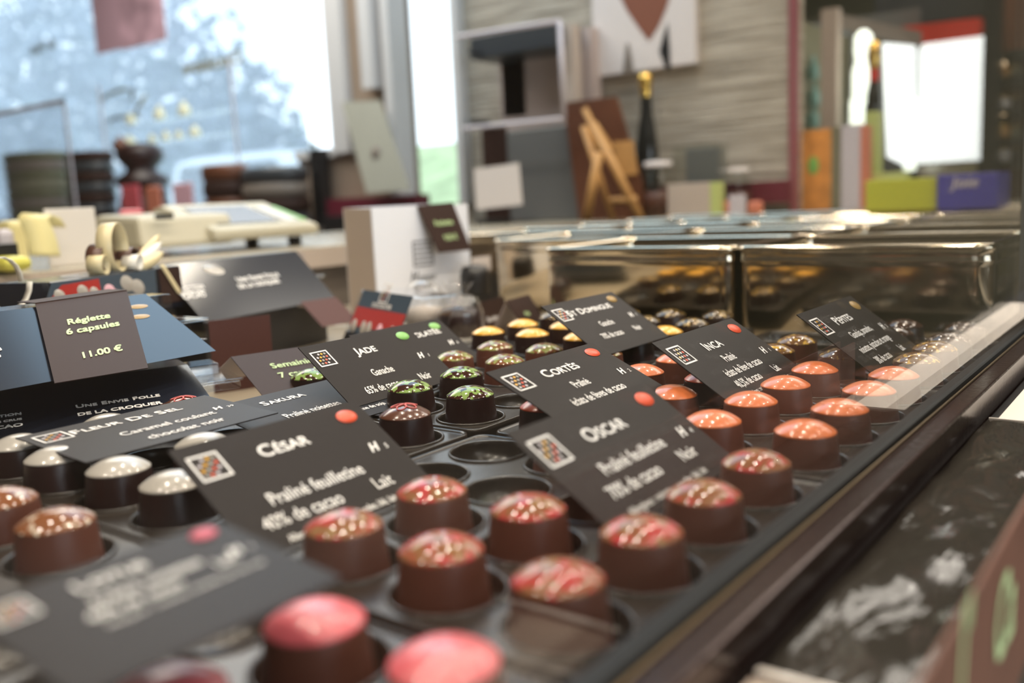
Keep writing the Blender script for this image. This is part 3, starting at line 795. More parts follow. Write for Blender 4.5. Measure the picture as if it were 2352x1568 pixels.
s3 = sleeve((365, 611), (680, 577), (770, 684), 880, 'dark sleeve box further back beside the white gift bag', [], left_ext=0, stick=26)
r3_, A, d, dn, wd, h, n, e = s3
block(A + dn * h, d * wd, e * 80, 'dark display block under the far sleeve box')
of3 = lambda px, py: on_face(px, py, A, d, dn, n)
tm = MB()
for txt, px, py, sz, al, cp in (('UNE ENVIE FOLLE', 546, 649, 9.8, 'L', 0.8), ('DE LA CROQUER', 550, 664, 8.6, 'L', None), ('SÉLECTION', 470, 662, 7.0, 'R', None), ('GRANDS CRUS', 471, 671, 5.0, 'R', None), ('CACAO', 475, 681, 8.6, 'R', None)):
    put_text(tm, txt, of3(px, py), d, -dn, sz, al, 1.05, 0, n * 0.7, caps=cp, bold=0.5)
tm.build('lettering', M['ink'], r3_)
c = of3(490, 620); MB().lathe([(15, 0.5), (11, 1.2), (0.1, 1.8)], c, 24, axis=tuple(n), sy=0.5).build('almond_print', M['white'], r3_)

# box with the picture of chocolates, tied with ribbon
def pic_panel(r, of, n, d, dn, x0, y0, x1, y1, s=1.0):
    """printed chocolates on a slate-blue and red ground"""
    q = MB()
    for (fx, fy, rr, k) in ((0.16, 0.80, 7, 0), (0.40, 0.62, 7.5, 0), (0.52, 0.66, 6.5, 0), (0.68, 0.60, 8, 1), (0.76, 0.82, 8, 1), (0.86, 0.30, 10, 0), (0.97, 0.45, 10, 0)):
        px = x0 + (x1 - x0) * fx; py = y0 + (y1 - y0) * fy
        q.lathe([(rr * s, 0.8), (rr * 0.8 * s, 1.5), (0.1, 2.0)], of(px, py), 16, k, axis=tuple(n), sy=0.75)
    q.build('chocolate_print', [M['white'], M['palepink']], r)
A, d, dn, wd, h = face((113, 648), (412, 609), (121, 697), v_top=790)
h = 42
n = d.cross(dn).normalized(); n = n if n.z > 0 else -n
e = Vector((-d.y, d.x, 0)).normalized()
FB = A + dn * h
pb = root('picture_box', tuple(FB + d * wd / 2), 'dark box printed with chocolates, tied with a cream ribbon bow', 'chocolate box')
run = (dn * h).to_2d().length
MB().prism([FB, A, A + e * 58 + Vector((0, 0, 0)), FB + e * (run + 58)], d * wd).build('box_body', M['navy'], pb, bevel=1)
ofp = lambda px, py: on_face(px, py, A, d, dn, n)
MB().hexa([p + n * 0.5 for p in (ofp(118, 650), ofp(355, 618), ofp(362, 700), ofp(92, 735))], [ofp(118, 650), ofp(355, 618), ofp(362, 700), ofp(92, 735)]).build('picture_panel', M['navyprint'], pb)
MB().hexa([p + n * 0.9 for p in (ofp(140, 655), ofp(225, 640), ofp(232, 676), ofp(104, 700))], [p + n * 0.5 for p in (ofp(140, 655), ofp(225, 640), ofp(232, 676), ofp(104, 700))]).build('red_print', M['redprint'], pb)
pic_panel(pb, ofp, n, d, dn, 100, 634, 322, 690)
MB().hexa([p + n * 1.0 for p in (ofp(362, 616), ofp(410, 610), ofp(420, 690), ofp(372, 697))], [p + n * 0.1 for p in (ofp(362, 616), ofp(410, 610), ofp(420, 690), ofp(372, 697))]).build('brown_band', M['cardb'], pb)
lg = MB(); logo(lg, A + d * (wd * 0.34) + e * 10, d, e, Vector((0, 0, 1)), 36); lg.build('square_logo', LOGOM, pb)
block(FB, d * wd, e * 56, 'dark display block under the picture box')
# ribbon bow
K = A + d * (wd * 0.66) + e * 12 + Vector((0, 0, 1))
rb = root('ribbon_bow', tuple(K), 'cream and brown ribbon bow tied on top of the picture box', 'ribbon')
def loop(cu, cz, ru, rz, tilt, wv, m, name, k0=0, k1=20, y=0):
    pts = []
    for k in range(k0, k1 + 1):
        a = -math.pi / 2 + 2 * math.pi * k / 20
        x = cu + ru * math.cos(a); z = cz + rz * math.sin(a)
        xx = (x - cu) * math.cos(tilt) - (z - cz) * math.sin(tilt); zz = (z - cz) * math.cos(tilt) + (x - cu) * math.sin(tilt)
        pts.append(K + d * (cu + xx * 0.96) + e * (y + xx * 0.28) + Vector((0, 0, cz + zz)))
    mb = MB(); mb.strip(pts, (d * 0.28 - e * 0.96) * 15); mb.build(name, m, rb)
loop(-22, 23, 20, 23, 0.0, e * 5 + d * 9, M['cream'], 'ribbon_loop')
loop(-34, 14, 16, 13, 0.15, e * 10 + d * 4, M['choc_ribbon'], 'ribbon_loop', y=5)
loop(-48, 8, 9, 9, 0.3, e * 8, M['cream'], 'ribbon_loop', y=-3)
loop(8, 11, 15, 10, -0.2, e * 9, M['choc_ribbon'], 'ribbon_loop', y=6)
loop(-2, 7, 9, 7, 0.3, e * 8 + d * 3, M['ivory'], 'ribbon_loop', y=-5)
for (dx, dz, yy, m) in ((52, 30, 0, 'cream'), (56, 24, 4, 'cream'), (48, 22, -4, 'ivory'), (44, 12, -8, 'cream'), (56, 8, 5, 'choc_ribbon')):
    pts = []; wl = []
    for k in range(9):
        t = k / 8
        pts.append(K + d * (dx * t) + Vector((0, 0, 2 + dz * t - 10 * t * (1 - t))) + e * yy * t)
        wl.append((Vector((0, 0, 1)) * 8 + e * 4) * (0.45 + 0.9 * math.sin(math.pi * min(1, t * 0.95 + 0.02))) * (1 if t < 0.99 else 0.2))
    mb = MB(); mb.strip(pts, wl); mb.build('ribbon_tail', M[m], rb)
pts = [K + d * (28 + 6 * t) + (dn * (h * 1.0 * t)) + n * 1.8 - e * (12 * (1 - t)) for t in [k / 8 for k in range(9)]]
pts = [ofp(367 + 42 * t, 608 + 66 * t) + n * 2.2 for t in [k / 8 for k in range(9)]]
mb = MB(); mb.strip(pts, d * 7); mb.build('ribbon_band', M['cream'], rb)

# small red-printed box and ivory ribbon curl at the edge of the view
A2, d2, dn2, wd2, h2 = face((-70, 668), (98, 648), (96, 700), v_top=850, which='R')
n2 = d2.cross(dn2).normalized(); n2 = n2 if n2.z > 0 else -n2
e2 = Vector((-d2.y, d2.x, 0)).normalized()
b2 = root('gift_box', tuple(A2 + dn2 * 40 + d2 * wd2 / 2), 'dark gift box with red print and ivory ribbon curl at the edge', 'chocolate box')
MB().prism([A2 + dn2 * 46, A2, A2 + e2 * 55, A2 + dn2 * 46 + e2 * 80], d2 * wd2).build('box_body', M['navy'], b2, bevel=1)
MB().slab(A2 + d2 * (wd2 * 0.55) + dn2 * 3 + n2 * 0.1, d2 * (wd2 * 0.42), dn2 * 34, n2 * 0.5).build('red_print', M['redprint'], b2)
block(A2 + dn2 * 46.3, d2 * wd2, e2 * 55, 'dark display block under the red printed gift box')
c = P(2, 652, v=800)
pts = [c + d2 * (20 * math.cos(a)) + Vector((0, 0, 22 * math.sin(a))) - e2 * (a * 1.5) for a in [k * math.pi / 9 for k in range(19)]]
mb = MB(); mb.strip(pts, e2 * 9 + d2 * 3); mb.build('ribbon_curl', M['ivory'], b2)

# tent labels between the boxes
tent_card('tent_label', (530, 819), (684, 797), (603, 908), 585, 66, M['cardb'], 'brown tent label with pale green words beside the jade card',
          [('Semainier', 0.40, 0.40, 10.5, 'L'), ('7 capsules', 0.40, 0.62, 10.5, 'L')])
tent_card('tent_label', (478, 737), (619, 722), (625, 800), 720, 95, M['cardred'], 'blurred red brown tent card behind the semainier label', which='R', back=False)
tent_card('tent_label', (690, 693), (772, 682), (741, 750), 860, None, M['cardred'], 'small red brown tent card below the far sleeve box')
tent_card('tent_label', (1098, 695), (1157, 680), (1172, 762), 700, 62, M['cardb'], 'small brown label with white writing behind the yellow topped chocolates', [('Bouchée', 0.2, 0.42, 9, 'L'), ('chocolat', 0.25, 0.62, 7, 'L')], which='R', ink='ink')
tent_card('tent_label', (1163, 690), (1215, 676), (1255, 740), 650, 60, M['cardb'], 'brown tent label with green words behind the white card triangle', [('Mini', 0.35, 0.42, 8, 'L'), ('8.50 €', 0.35, 0.72, 8, 'L')], which='R')
# clear bag of picture-printed chocolates
A4, d4, dn4, wd4, h4 = face((835, 665), (948, 680), (806, 745), v_top=760)
n4 = d4.cross(dn4).normalized(); n4 = n4 if n4.z > 0 else -n4
e4 = Vector((-d4.y, d4.x, 0)).normalized()
bg4 = root('clear_gift_box', tuple(A4 + dn4 * 70), 'clear box with red picture wrap and dark base before the white bag', 'chocolate box')
MB().slab(A4, d4 * wd4, dn4 * 50, -n4 * 0.8).build('picture_wrap', M['navyprint'], bg4)
MB().slab(A4 + dn4 * 20 + n4 * 0.2, d4 * wd4, dn4 * 22, n4 * 0.5).build('red_print', M['redprint'], bg4)
lg = MB(); logo(lg, A4 + d4 * (wd4 * 0.40) + dn4 * 12 + n4 * 0.3, d4, -dn4, n4, 22); put_text(lg, 'CHOCOLATIER', A4 + d4 * (wd4 * 0.5) + dn4 * 18, d4, -dn4, 7, 'C', 1, 0, n4 * 0.6, bold=0.4)
lg.build('label_print', LOGOM, bg4)
q = MB()
for fx in (0.08, 0.28, 0.40, 0.62, 0.86):
    q.lathe([(8, 0.6), (6, 1.6), (0.1, 2.2)], A4 + d4 * (wd4 * fx) + dn4 * 42, 16, 1 if fx == 0.62 else 0, axis=tuple(n4), sy=0.8)
q.build('chocolate_print', [M['white'], M['palepink']], bg4)
c0 = P(745, 790, v=745); 
MB().slab(A4 + dn4 * 50 - d4 * 14 + e4 * 2, d4 * (wd4 + 20), dn4 * 26, e4 * 50).build('dark_base', M['black'], bg4, bevel=2)
MB().slab(A4 - d4 * 22 - n4 * 4 , d4 * (wd4 + 34), dn4 * 52, e4 * 46).build('clear_cover', M['clear'], bg4, bevel=4)
# clear dome with pale filling, dark bag beside it
c = P(975, 745, v=740)
ds = root('clear_sweet_pot', tuple(c), 'small clear pot with pale sweets in front of the white bag', 'pot')
MB().lathe([(24, 0), (27, 12), (26, 30), (20, 44), (8, 52), (0.1, 53)], c, 28).build('clear_lid', M['clear'], ds)
MB().lathe([(0.1, 1), (22, 1), (24, 12), (20, 20), (0.1, 24)], c, 24).build('pale_sweets', M['beige'], ds)
c = P(1058, 772, v=690)
ds = root('sweet_bag', tuple(c), 'small clear bag of dark sweets beside the brown label', 'bag')
mb = MB(); mb.lathe([(20, 0), (25, 8), (25, 24), (20, 32), (0.1, 36)], c, 24); mb.build('dark_sweets', M['dark'], ds)
mb = MB(); mb.lathe([(22, 0), (28, 10), (28, 28), (22, 44), (9, 50), (18, 62)], c, 24); mb.build('clear_wrap', M['clear'], ds)
# pair of tags further back
r = root('white_tag', tuple(P(1100, 655, v=820)), 'small white tag standing on a dark clip beside the white bag', 'tag')
a = P(1083, 592, v=860); MB().box(a.x, P(1124, 592, v=860).x, 858, 860, P(1100, 622, v=860).z, a.z).build('tag_card', M['canvas'], r)
a = P(1108, 622, v=860); MB().box(a.x, a.x + 13, 858, 860, P(1110, 668, v=860).z, a.z).build('tag_leg', M['canvas'], r)
c = P(1092, 662, v=860); MB().lathe([(22, -8), (22, 20), (18, 32), (0.1, 35)], c, 20).build('dark_clip', M['black'], r)

# white gift bag with brown tag
vb = 905
bb = P(860, 700, v=vb); zt_ = P(860, 478, v=vb).z; ub = bb.x
v1b = vb; u1b = P(1081, 600, v=vb).x
uL = P(860, 600, v=vb).x
bag = root('gift_bag', ((uL + u1b) / 2, vb + 40, SH), 'white gift bag with grey logo and brown tag, standing upright', 'bag')
dpt = 70
uBk = P(797, 590, v=vb + dpt).x
MB().box(uL, u1b, vb, vb + 0.8, SH, zt_).build('front_panel', M['bagwhite'], bag)
gx = MB(); gx.prism([Vector((uL, vb, SH)), Vector((uL, vb, zt_)), Vector((uBk, vb + dpt, zt_ + 2)), Vector((uBk, vb + dpt, SH))], (0.8, 0, 0)); gx.build('side_gusset', M['beige'], bag)
MB().box(u1b - 0.8, u1b, vb, vb + dpt, SH, zt_).build('side_gusset', M['bagwhite'], bag)
MB().box(uBk, u1b, vb + dpt, vb + dpt + 0.8, SH, zt_ + 2).build('back_panel', M['bagwhite'], bag)
lg = MB(); a = P(950, 612, v=vb)
w_ = P(996, 612, v=vb).x - a.x; hh = P(950, 556, v=vb).z - a.z
for i in range(6): lg.box(a.x, a.x + w_, vb - 0.6, vb - 0.1, a.z + hh * i / 5 - 1.2, a.z + hh * i / 5 + 1.2)
lg.box(a.x, a.x + 2, vb - 0.6, vb - 0.1, a.z, a.z + hh); lg.box(a.x + w_ - 2, a.x + w_, vb - 0.6, vb - 0.1, a.z, a.z + hh)
put_text(lg, 'H', P(942, 648, v=vb), Vector((1, 0, 0)), Vector((0, 0, 1)), 20, 'L', 1, 0.3, Vector((0, -0.6, 0)), bold=0.9)
put_text(lg, 'umour', P(960, 646, v=vb), Vector((1, 0, 0)), Vector((0, 0, 1)), 14, 'L', 1, 0.15, Vector((0, -0.6, 0)), bold=0.3)
put_text(lg, 'ligneuse', P(950, 666, v=vb), Vector((1, 0, 0)), Vector((0, 0, 1)), 13, 'L', 1, 0.15, Vector((0, -0.6, 0)), bold=0.3)
lg.build('logo_print', M['screen'], bag)
q = [P(958, 472, v=vb - 2), P(1040, 464, v=vb - 2), P(1083, 574, v=vb - 26), P(1008, 580, v=vb - 26)]
tg = root('folded_tag', tuple((q[2] + q[3]) / 2), 'brown folded tag with green words hanging on the white gift bag', 'label')
MB().hexa(q, [p + Vector((0, 0.8, 0)) for p in q]).build('front_flap', M['cardb'], tg)
fd = (q[1] - q[0]).normalized(); fdn = (q[3] - q[0]).normalized(); nn = fd.cross(fdn).normalized(); nn = nn if nn.y < 0 else -nn
tm = MB(); put_text(tm, 'Pochette', P(1000, 520, v=vb - 14), fd, -fdn, 12, 'L', 0.9, 0, nn * 0.8, bold=0.4); put_text(tm, '9.50 €', P(1022, 553, v=vb - 20), fd, -fdn, 12, 'L', 0.9, 0, nn * 0.8, bold=0.4)
tm.build('lettering', M['green_ink'], tg)

# ------------------------------------------------------------------ glass, rail, outer ledge
r = root('glass_rail', (500, 112, SH), 'dark bronze rail with black rubber seal running along the foot of the glass', 'rail')
MB().box(-300, 1300, 105, 117.4, SH - 20, -5).build('metal_rail', M['rail'], r, bevel=1.2)
MB().box(-300, 1300, 117.5, 126, SH - 20, -1.0).build('rubber_seal', M['rubber'], r, bevel=1.5)
mb = MB(); mb.tube([(-300, 116.8, -4.4), (1300, 116.8, -4.4)], 0.75, 8); mb.build('bead_strip', M['brass'], r)
gp = MB().box(-300, 882, 119.5, 124.5, -1.2, 520).build('glass_screen', M['pane'])
tag(gp, 'tall clear glass pane standing on the dark bronze rail', 'glass')
a = P(2336, 740, v=138).x
pst = root('counter_post', (a + 14, 122, -1), 'black upright post at the end of the glass', 'post')
MB().box(a, a + 26, 112, 138, -0.9, 560).build('post_body', M['black'], pst, bevel=1)
MB().box(a - 1.6, a - 0.05, 130, 138, -0.9, 560).build('edge_strip', M['slate'], pst)
fl = MB().box(-300, 1400, 46.4, 104.5, -60, -24)
tag(fl.build('price_ledge', M['black'], bevel=1), 'black ledge in front of the glass, under the film wrapped card strip', 'ledge')
# film wrapped strip
u0f, u1f = 246, 594
fs = root('film_wrapped_strip', (420, 80, -24), 'long black card strip in crumpled shiny film lying along the rail', 'strip')
mb = MB(); NU, NV = 110, 16
vs = []; fsx = []
for i in range(NU + 1):
    for j in range(NV + 1):
        uu = u0f + (u1f - u0f) * i / NU; vv = 48 + 53.5 * j / NV
        zz = -20.5 + 0.6 * math.sin(uu * 0.05 + vv * 0.11) + 0.3 * math.sin(uu * 0.13 - vv * 0.2) + (2.0 * max(0, (6 - j)) / 6 * math.sin(uu * 0.021 + 0.6))
        vs.append((uu, vv, zz))
for i in range(NU):
    for j in range(NV):
        a = i * (NV + 1) + j; fsx.append((a, a + NV + 1, a + NV + 2, a + 1))
mb.add(vs, fsx, 0, True); mb.build('film_cover', M['film'], fs, solid=0.4)
MB().box(u0f - 3.5, u0f - 0.5, 48, 101, -23.8, -19).build('white_end', M['paper'], fs)
MB().box(u1f + 0.3, u1f + 1.6, 48, 101, -23.8, -19.2).build('white_end', M['paper'], fs)
pl = root('paper_strip', (860, 78, -24), 'white paper strip on the ledge beyond the film wrapped one', 'paper')
MB().box(598, 1180, 57, 97, -23.8, -20.6).build('sheet', M['paper'], pl)
pl = root('clear_price_holder', (150, 80, -24), 'clear plastic holder with pale strip on the ledge, cut by the frame', 'holder')
MB().box(-120, 239, 58, 101, -23.8, -19.5).build('pale_strip', M['beige'], pl)
# brown sign standing on the customer side of the ledge
zt_s = P(2352, 1164, v=45).z
sg = root('price_sign', (280, 45, zt_s - 62), 'brown sign with big pale green lettering standing along the ledge', 'sign')
MB().box(40, 640, 45, 46.2, zt_s - 62, zt_s).build('board', M['signbrown'], sg)
for txt, px, py, sz in (("l'", 2196, 1622, 34), ('Ca', 2278, 1552, 36)):
    tm = MB(); put_text(tm, txt, P(px, py, v=45), Vector((1, 0, 0)), Vector((0, 0, 1)), sz, 'L', 0.8, 0.22, Vector((0, -0.3, 0)), bold=1.2)
    tm.build('lettering', M['green_ink'], sg)

# ------------------------------------------------------------------ steel pans
def rrect(u0, u1, v0, v1, off, z, r=11, n=7):
    l = []; rr = max(1.0, r + off)
    for (cx, cy, a0) in ((u1 - r, v1 - r, 0), (u0 + r, v1 - r, 90), (u0 + r, v0 + r, 180), (u1 - r, v0 + r, 270)):
        for k in range(n):
            a = math.radians(a0 + 90.0 * k / (n - 1)); l.append((cx + rr * math.cos(a), cy + rr * math.sin(a), z))
    return l
def pan_mesh():
    U, Vv = 203.0, 236.0
    prof = [(-10, -70), (-4, -66), (-4, 56), (-3, 63), (-1, 65.5), (2, 66), (5, 64.5), (6, 62), (5.5, 60), (3.5, 59), (3.5, 53), (4.5, 50.5), (4, 49), (3.4, 48), (3, 44), (3, -68), (-5, -74)]
    mb = MB(); loops = [rrect(-U / 2 + 4.5, U / 2 - 4.5, -Vv / 2 + 4.2, Vv / 2 - 4.2, o, z + 40) for o, z in prof]
    mb.rring(loops)
    n = len(loops[0]); mb.add(loops[0], [tuple(range(n))]); mb.add(loops[-1], [tuple(reversed(range(n)))])
    return mb.mesh('steel_pan', M['chrome'], True)
PM = pan_mesh()
NAMES_V = ['beside the glass', 'in the middle', 'towards the back counter', 'by the back counter']
ROWS = ['front', 'second', 'third', 'fourth', 'fifth', 'sixth']
first = None
for ri in range(6):
    for vi in range(4):
        if ri == 0 and vi > 1: continue
        if vi == 3 and ri < 2: continue
        u = 882 + 103 + 208 * ri; v = 268 + 240 * vi
        o = bpy.data.objects.new('steel_pan', PM) if first is None else first.copy()
        first = first or o
        col.objects.link(o); o.location = W(u, v, -40)
        tag(o, 'empty rounded steel pan in the %s row of pans, %s' % (ROWS[ri], NAMES_V[vi]), 'pan', 'rows of empty steel pans')
wt = MB().box(2134, 2392, 150, 1174, SH - 34, 58).box(2134, 2392, 1174.2, 1600, ZF, 58)
tag(wt.build('end_worktop', M['satin'], bevel=3), 'pale worktop beyond the steel pans, below the stone wall', 'worktop')
wt = MB().box(2396, 2930, 30, vE - 2, ZF, 58)
tag(wt.build('end_worktop', M['satin'], bevel=3), 'pale worktop carrying orange books before the lit cabinet', 'worktop')

# ------------------------------------------------------------------ back counter with scale and goods
BZ = 62.0
bc = root('back_counter', (900, 1500, ZF), 'long back counter with pale front edge under the cream scale', 'counter')
MB().box(-900, 1985, 1180, 1900, BZ - 34, BZ).build('worktop', M['satin'], bc, bevel=2)
MB().box(-900, 1985, 1176, 1180, BZ - 34, BZ - 3).build('pale_edge', M['beige'], bc)
MB().box(-900, 1985, 1200, 1890, ZF, BZ - 34.5).build('body', M['taupe'], bc)

def rect_obj(name, x0, y0, x1, y1, m, label, cat, u=None, v=None, depth=40, parts=None, group=None, bevel=1.5, stand=None):
    """an upright block whose front meets the picture rectangle, standing at its own distance"""
    xm, ym = (x0 + x1) / 2, (y0 + y1) / 2
    if v is not None:
        a, b = P(x0, ym, v=v).x, P(x1, ym, v=v).x
        z1 = P(xm, y0, v=v).z; z0 = P(xm, y1, v=v).z if stand is None else stand
        mb = MB().box(a, b, v, v + depth, z0, z1)
    else:
        a, b = P(x0, ym, u=u).y, P(x1, ym, u=u).y
        z1 = P(xm, y0, u=u).z; z0 = P(xm, y1, u=u).z if stand is None else stand
        mb = MB().box(u, u + depth, b, a, z0, z1)
    o = mb.build(name, m, bevel=bevel)
    return tag(o, label, cat, group)

# scale
vs_ = 1275
uA, uB = P(325, 545, v=vs_).x, P(722, 520, v=vs_).x
uM = P(480, 520, v=vs_).x
zb = BZ + 14
sc = root('counter_scale', ((uA + uB) / 2, vs_ + 90, BZ), 'cream counter scale with grey display on the back counter', 'scale')
zl = P(400, 486, v=vs_ + 90).z
mb = MB(); mb.prism([Vector((uA, vs_, zb)), Vector((uA + 8, vs_ + 20, zl - 6)), Vector((uA + 20, vs_ + 160, zl)), Vector((uA + 10, vs_ + 200, zb))], (uM - uA + 50, 0, 0)); mb.build('body', M['scaleb'], sc, bevel=8)
mb = MB()
z1 = P(640, 462, v=vs_ + 120).z
mb.prism([Vector((uM, vs_ - 14, zb + 4)), Vector((uM, vs_ - 14, zb + 22)), Vector((uM, vs_ + 130, z1)), Vector((uM, vs_ + 160, z1 - 6)), Vector((uM, vs_ + 160, zb + 4))], (uB - uM, 0, 0)); mb.build('head', M['scaleb'], sc, bevel=6)
sl = Vector((0, 144, z1 - zb - 22)); nn = Vector((0, -(z1 - zb - 22), 144)).normalized()
o0 = Vector((uM + 24, vs_ - 14, zb + 22)) + sl * 0.16 + nn * 0.6
MB().slab(o0, (uB - uM - 90, 0, 0), sl * 0.68, nn * 1.2).build('display', M['screen'], sc)
MB().slab(o0 + Vector((uB - uM - 78, 0, 0)), (30, 0, 0), sl * 0.6, nn * 1.2).build('keypad', M['framew'], sc)
MB().slab(o0 + Vector((uB - uM - 44, 0, 0)), (12, 0, 0), sl * 0.6, nn * 1.3).build('green_key', M['beangreen'], sc)
for k, (aa, bb_) in enumerate(((uA + 30, vs_ + 30), (uB - 30, vs_ + 20), (uA + 40, vs_ + 150), (uB - 30, vs_ + 140))):
    MB().lathe([(12, BZ), (12, zb + 2)], (aa, bb_, 0), 14, cap=True).build('foot', M['black'], sc)
MB().box(uM - 90, uM - 60, vs_ + 2, vs_ + 5, P(348, 500, v=vs_).z - 3, P(348, 500, v=vs_).z + 5).build('maker_badge', M['black'], sc)

rect_obj('blank_card', 105, 478, 222, 560, M['paper'], 'blank white card standing behind the pale yellow ribbon roll', 'card', v=1260, depth=4, stand=BZ)
# yellow ribbon roll
c = P(92, 575, v=1225)
yr = root('paper_ribbon', (c.x, 1225, BZ), 'pale yellow paper ribbon strip curling down on the back counter', 'ribbon')
pts = [P(70 + 34 * t + 6 * math.sin(3 * t), 492 + 96 * t, v=1225 - 10 * t) for t in [k / 10 for k in range(11)]]
mb = MB(); mb.strip([P(120, 520, v=1240), P(105, 498, v=1236), P(85, 492, v=1230)] + pts[1:], Vector((38, 0, -4)), t=0.8); mb.build('strip', M['yellowp'], yr)
rect_obj('lemon_packet', 10, 588, 80, 622, M['lemon'], 'small lemon yellow packet lying at the counter edge', 'packet', v=1150, depth=50, stand=None, bevel=10)
rect_obj('gold_packet', 20, 505, 66, 560, M['yellowp'], 'gold packet behind the pale yellow ribbon strip', 'packet', v=1330, depth=40, stand=BZ, bevel=8)
rect_obj('lilac_packet', 0, 525, 40, 590, M['lilac'], 'lilac packet beside the dark box at the frame edge', 'packet', v=1240, depth=30, stand=BZ, bevel=8)
rect_obj('dark_case', -60, 560, 46, 630, M['black'], 'black case under the lilac packet at the frame edge', 'box', v=1190, depth=30, stand=BZ)
# goods standing along the window side of the back counter
def stack(name, x0, x1, y0, y1, u, n, mats, label, cat, lean=0.0):
    a, b = P(x0, (y0 + y1) / 2, u=u).y, P(x1, (y0 + y1) / 2, u=u).y
    z0, z1 = BZ, P((x0 + x1) / 2, y0, u=u).z
    r = root(name, (u + 40, (a + b) / 2, BZ), label, cat)
    rad = abs(a - b) / 2; hh = (z1 - z0) / n
    for k in range(n):
        MB().lathe([(rad * 0.9, 0), (rad, hh * 0.2), (rad, hh * 0.75), (rad * 0.92, hh * 0.98)], (u + rad * 0.7, (a + b) / 2 + lean * k * hh, z0 + hh * k), 28, cap=True, sx=0.7).build('tin', mats[k % len(mats)], r)
    return r
WS = root('window_bench', (2230, 4300, ZF), 'dark bench under the big window carrying the shop goods', 'bench')
MB().box(2120, 2390, vB + 60, 6500, ZF, BZ).build('body', M['taupe'], WS)
stack('tin_stack', -20, 72, 350, 485, 2130, 9, [M['mossy'], M['olive'], M['mossy'], M['taupe']], 'tall stack of mossy green tins at the edge of the window', 'tin stack')
stack('tin_stack', 126, 196, 348, 480, 2130, 8, [M['charcoal'], M['cardb']], 'slender stack of black and brown tins by the window', 'tin stack', -0.06)
stack('tin_stack', 442, 520, 378, 470, 2130, 4, [M['cardb'], M['brownboard']], 'low stack of brown tins beside the chocolate figure', 'tin stack')
stack('tin_stack', 522, 640, 384, 470, 2130, 4, [M['charcoal'], M['cardb'], M['taupe']], 'wide low stack of charcoal tins nearest the taupe column', 'tin stack')
# chocolate figure
u = 2195; c = P(305, 480, u=u); s = (P(305, 330, u=u).z - BZ)
cf = root('chocolate_figure', (u, c.y, BZ), 'dark moulded chocolate figure with round head before the window', 'figurine')
mb = MB(); mb.lathe([(0.01 * s, 0), (0.30 * s, 0), (0.32 * s, 0.12 * s), (0.27 * s, 0.38 * s), (0.22 * s, 0.5 * s), (0.30 * s, 0.56 * s), (0.30 * s, 0.62 * s), (0.17 * s, 0.70 * s), (0.17 * s, 0.74 * s), (0.25 * s, 0.82 * s), (0.27 * s, 0.92 * s), (0.2 * s, 1.0 * s), (0.01 * s, 1.03 * s)], (u + 60, c.y, BZ), 32)
mb.build('body', M['dark'], cf)
mb = MB(); mb.lathe([(0.01 * s, -0.12 * s), (0.1 * s, -0.07 * s), (0.12 * s, 0), (0.1 * s, 0.07 * s), (0.01 * s, 0.12 * s)], (u + 40, c.y - 0.33 * s, BZ + 0.45 * s), 20); mb.build('arm', M['dark'], cf)
mb = MB(); mb.lathe([(0.01 * s, -0.10 * s), (0.09 * s, -0.05 * s), (0.1 * s, 0), (0.01 * s, 0.10 * s)], (u - 10, c.y + 0.06 * s, BZ + 1.0 * s), 20); mb.build('tuft', M['brownboard'], cf)
for k, (x0, y0, x1, y1, m, lab) in enumerate(((278, 425, 318, 480, 'pinkc', 'red wrapped packet at the foot of the chocolate figure, taller one'), (333, 428, 366, 472, 'salmon', 'salmon packet between the red one and the window'), (396, 420, 440, 470, 'palepink', 'pale pink packet before the brown tins'), (280, 480, 335, 530, 'pinkc', 'crimson packet standing just behind the cream scale'))):
    rect_obj('sweet_packet', x0, y0, x1, y1, M[m], lab, 'packet', **(dict(u=2121) if k < 3 else dict(v=1500)), depth=12, stand=BZ, bevel=6, group='wrapped packets by the window')
# shop shelf and bottles mirrored in the glass, built as objects before the window
wsf = root('reflected_shelf', (2330, 4300, zy(350, 325, 2330)), 'reflected shop shelf, built as a clear shelf before the big window', 'shelf')
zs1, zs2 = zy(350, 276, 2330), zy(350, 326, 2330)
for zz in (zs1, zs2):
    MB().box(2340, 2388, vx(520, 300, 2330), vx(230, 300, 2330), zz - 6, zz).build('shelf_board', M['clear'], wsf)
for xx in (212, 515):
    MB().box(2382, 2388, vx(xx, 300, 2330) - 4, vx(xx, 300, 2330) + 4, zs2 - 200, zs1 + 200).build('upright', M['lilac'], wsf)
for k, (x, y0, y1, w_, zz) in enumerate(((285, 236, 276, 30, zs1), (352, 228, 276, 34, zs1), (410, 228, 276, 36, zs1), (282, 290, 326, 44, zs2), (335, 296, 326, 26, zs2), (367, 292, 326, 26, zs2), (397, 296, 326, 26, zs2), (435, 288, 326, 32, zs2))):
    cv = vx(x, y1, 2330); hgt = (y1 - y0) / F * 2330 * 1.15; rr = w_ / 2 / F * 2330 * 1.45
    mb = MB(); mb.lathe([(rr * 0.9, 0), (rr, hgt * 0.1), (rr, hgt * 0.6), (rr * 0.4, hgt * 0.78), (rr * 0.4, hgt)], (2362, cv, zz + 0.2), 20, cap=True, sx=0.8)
    tag(mb.build('reflected_bottle', M['palebottle']), 'reflected pale bottle on the %s board of the window shelf, %s from the pink poster side' % ('upper' if k < 3 else 'lower', ('first', 'second', 'third', 'first', 'second', 'third', 'fourth', 'fifth')[k]), 'bottle', 'reflected pale bottles')
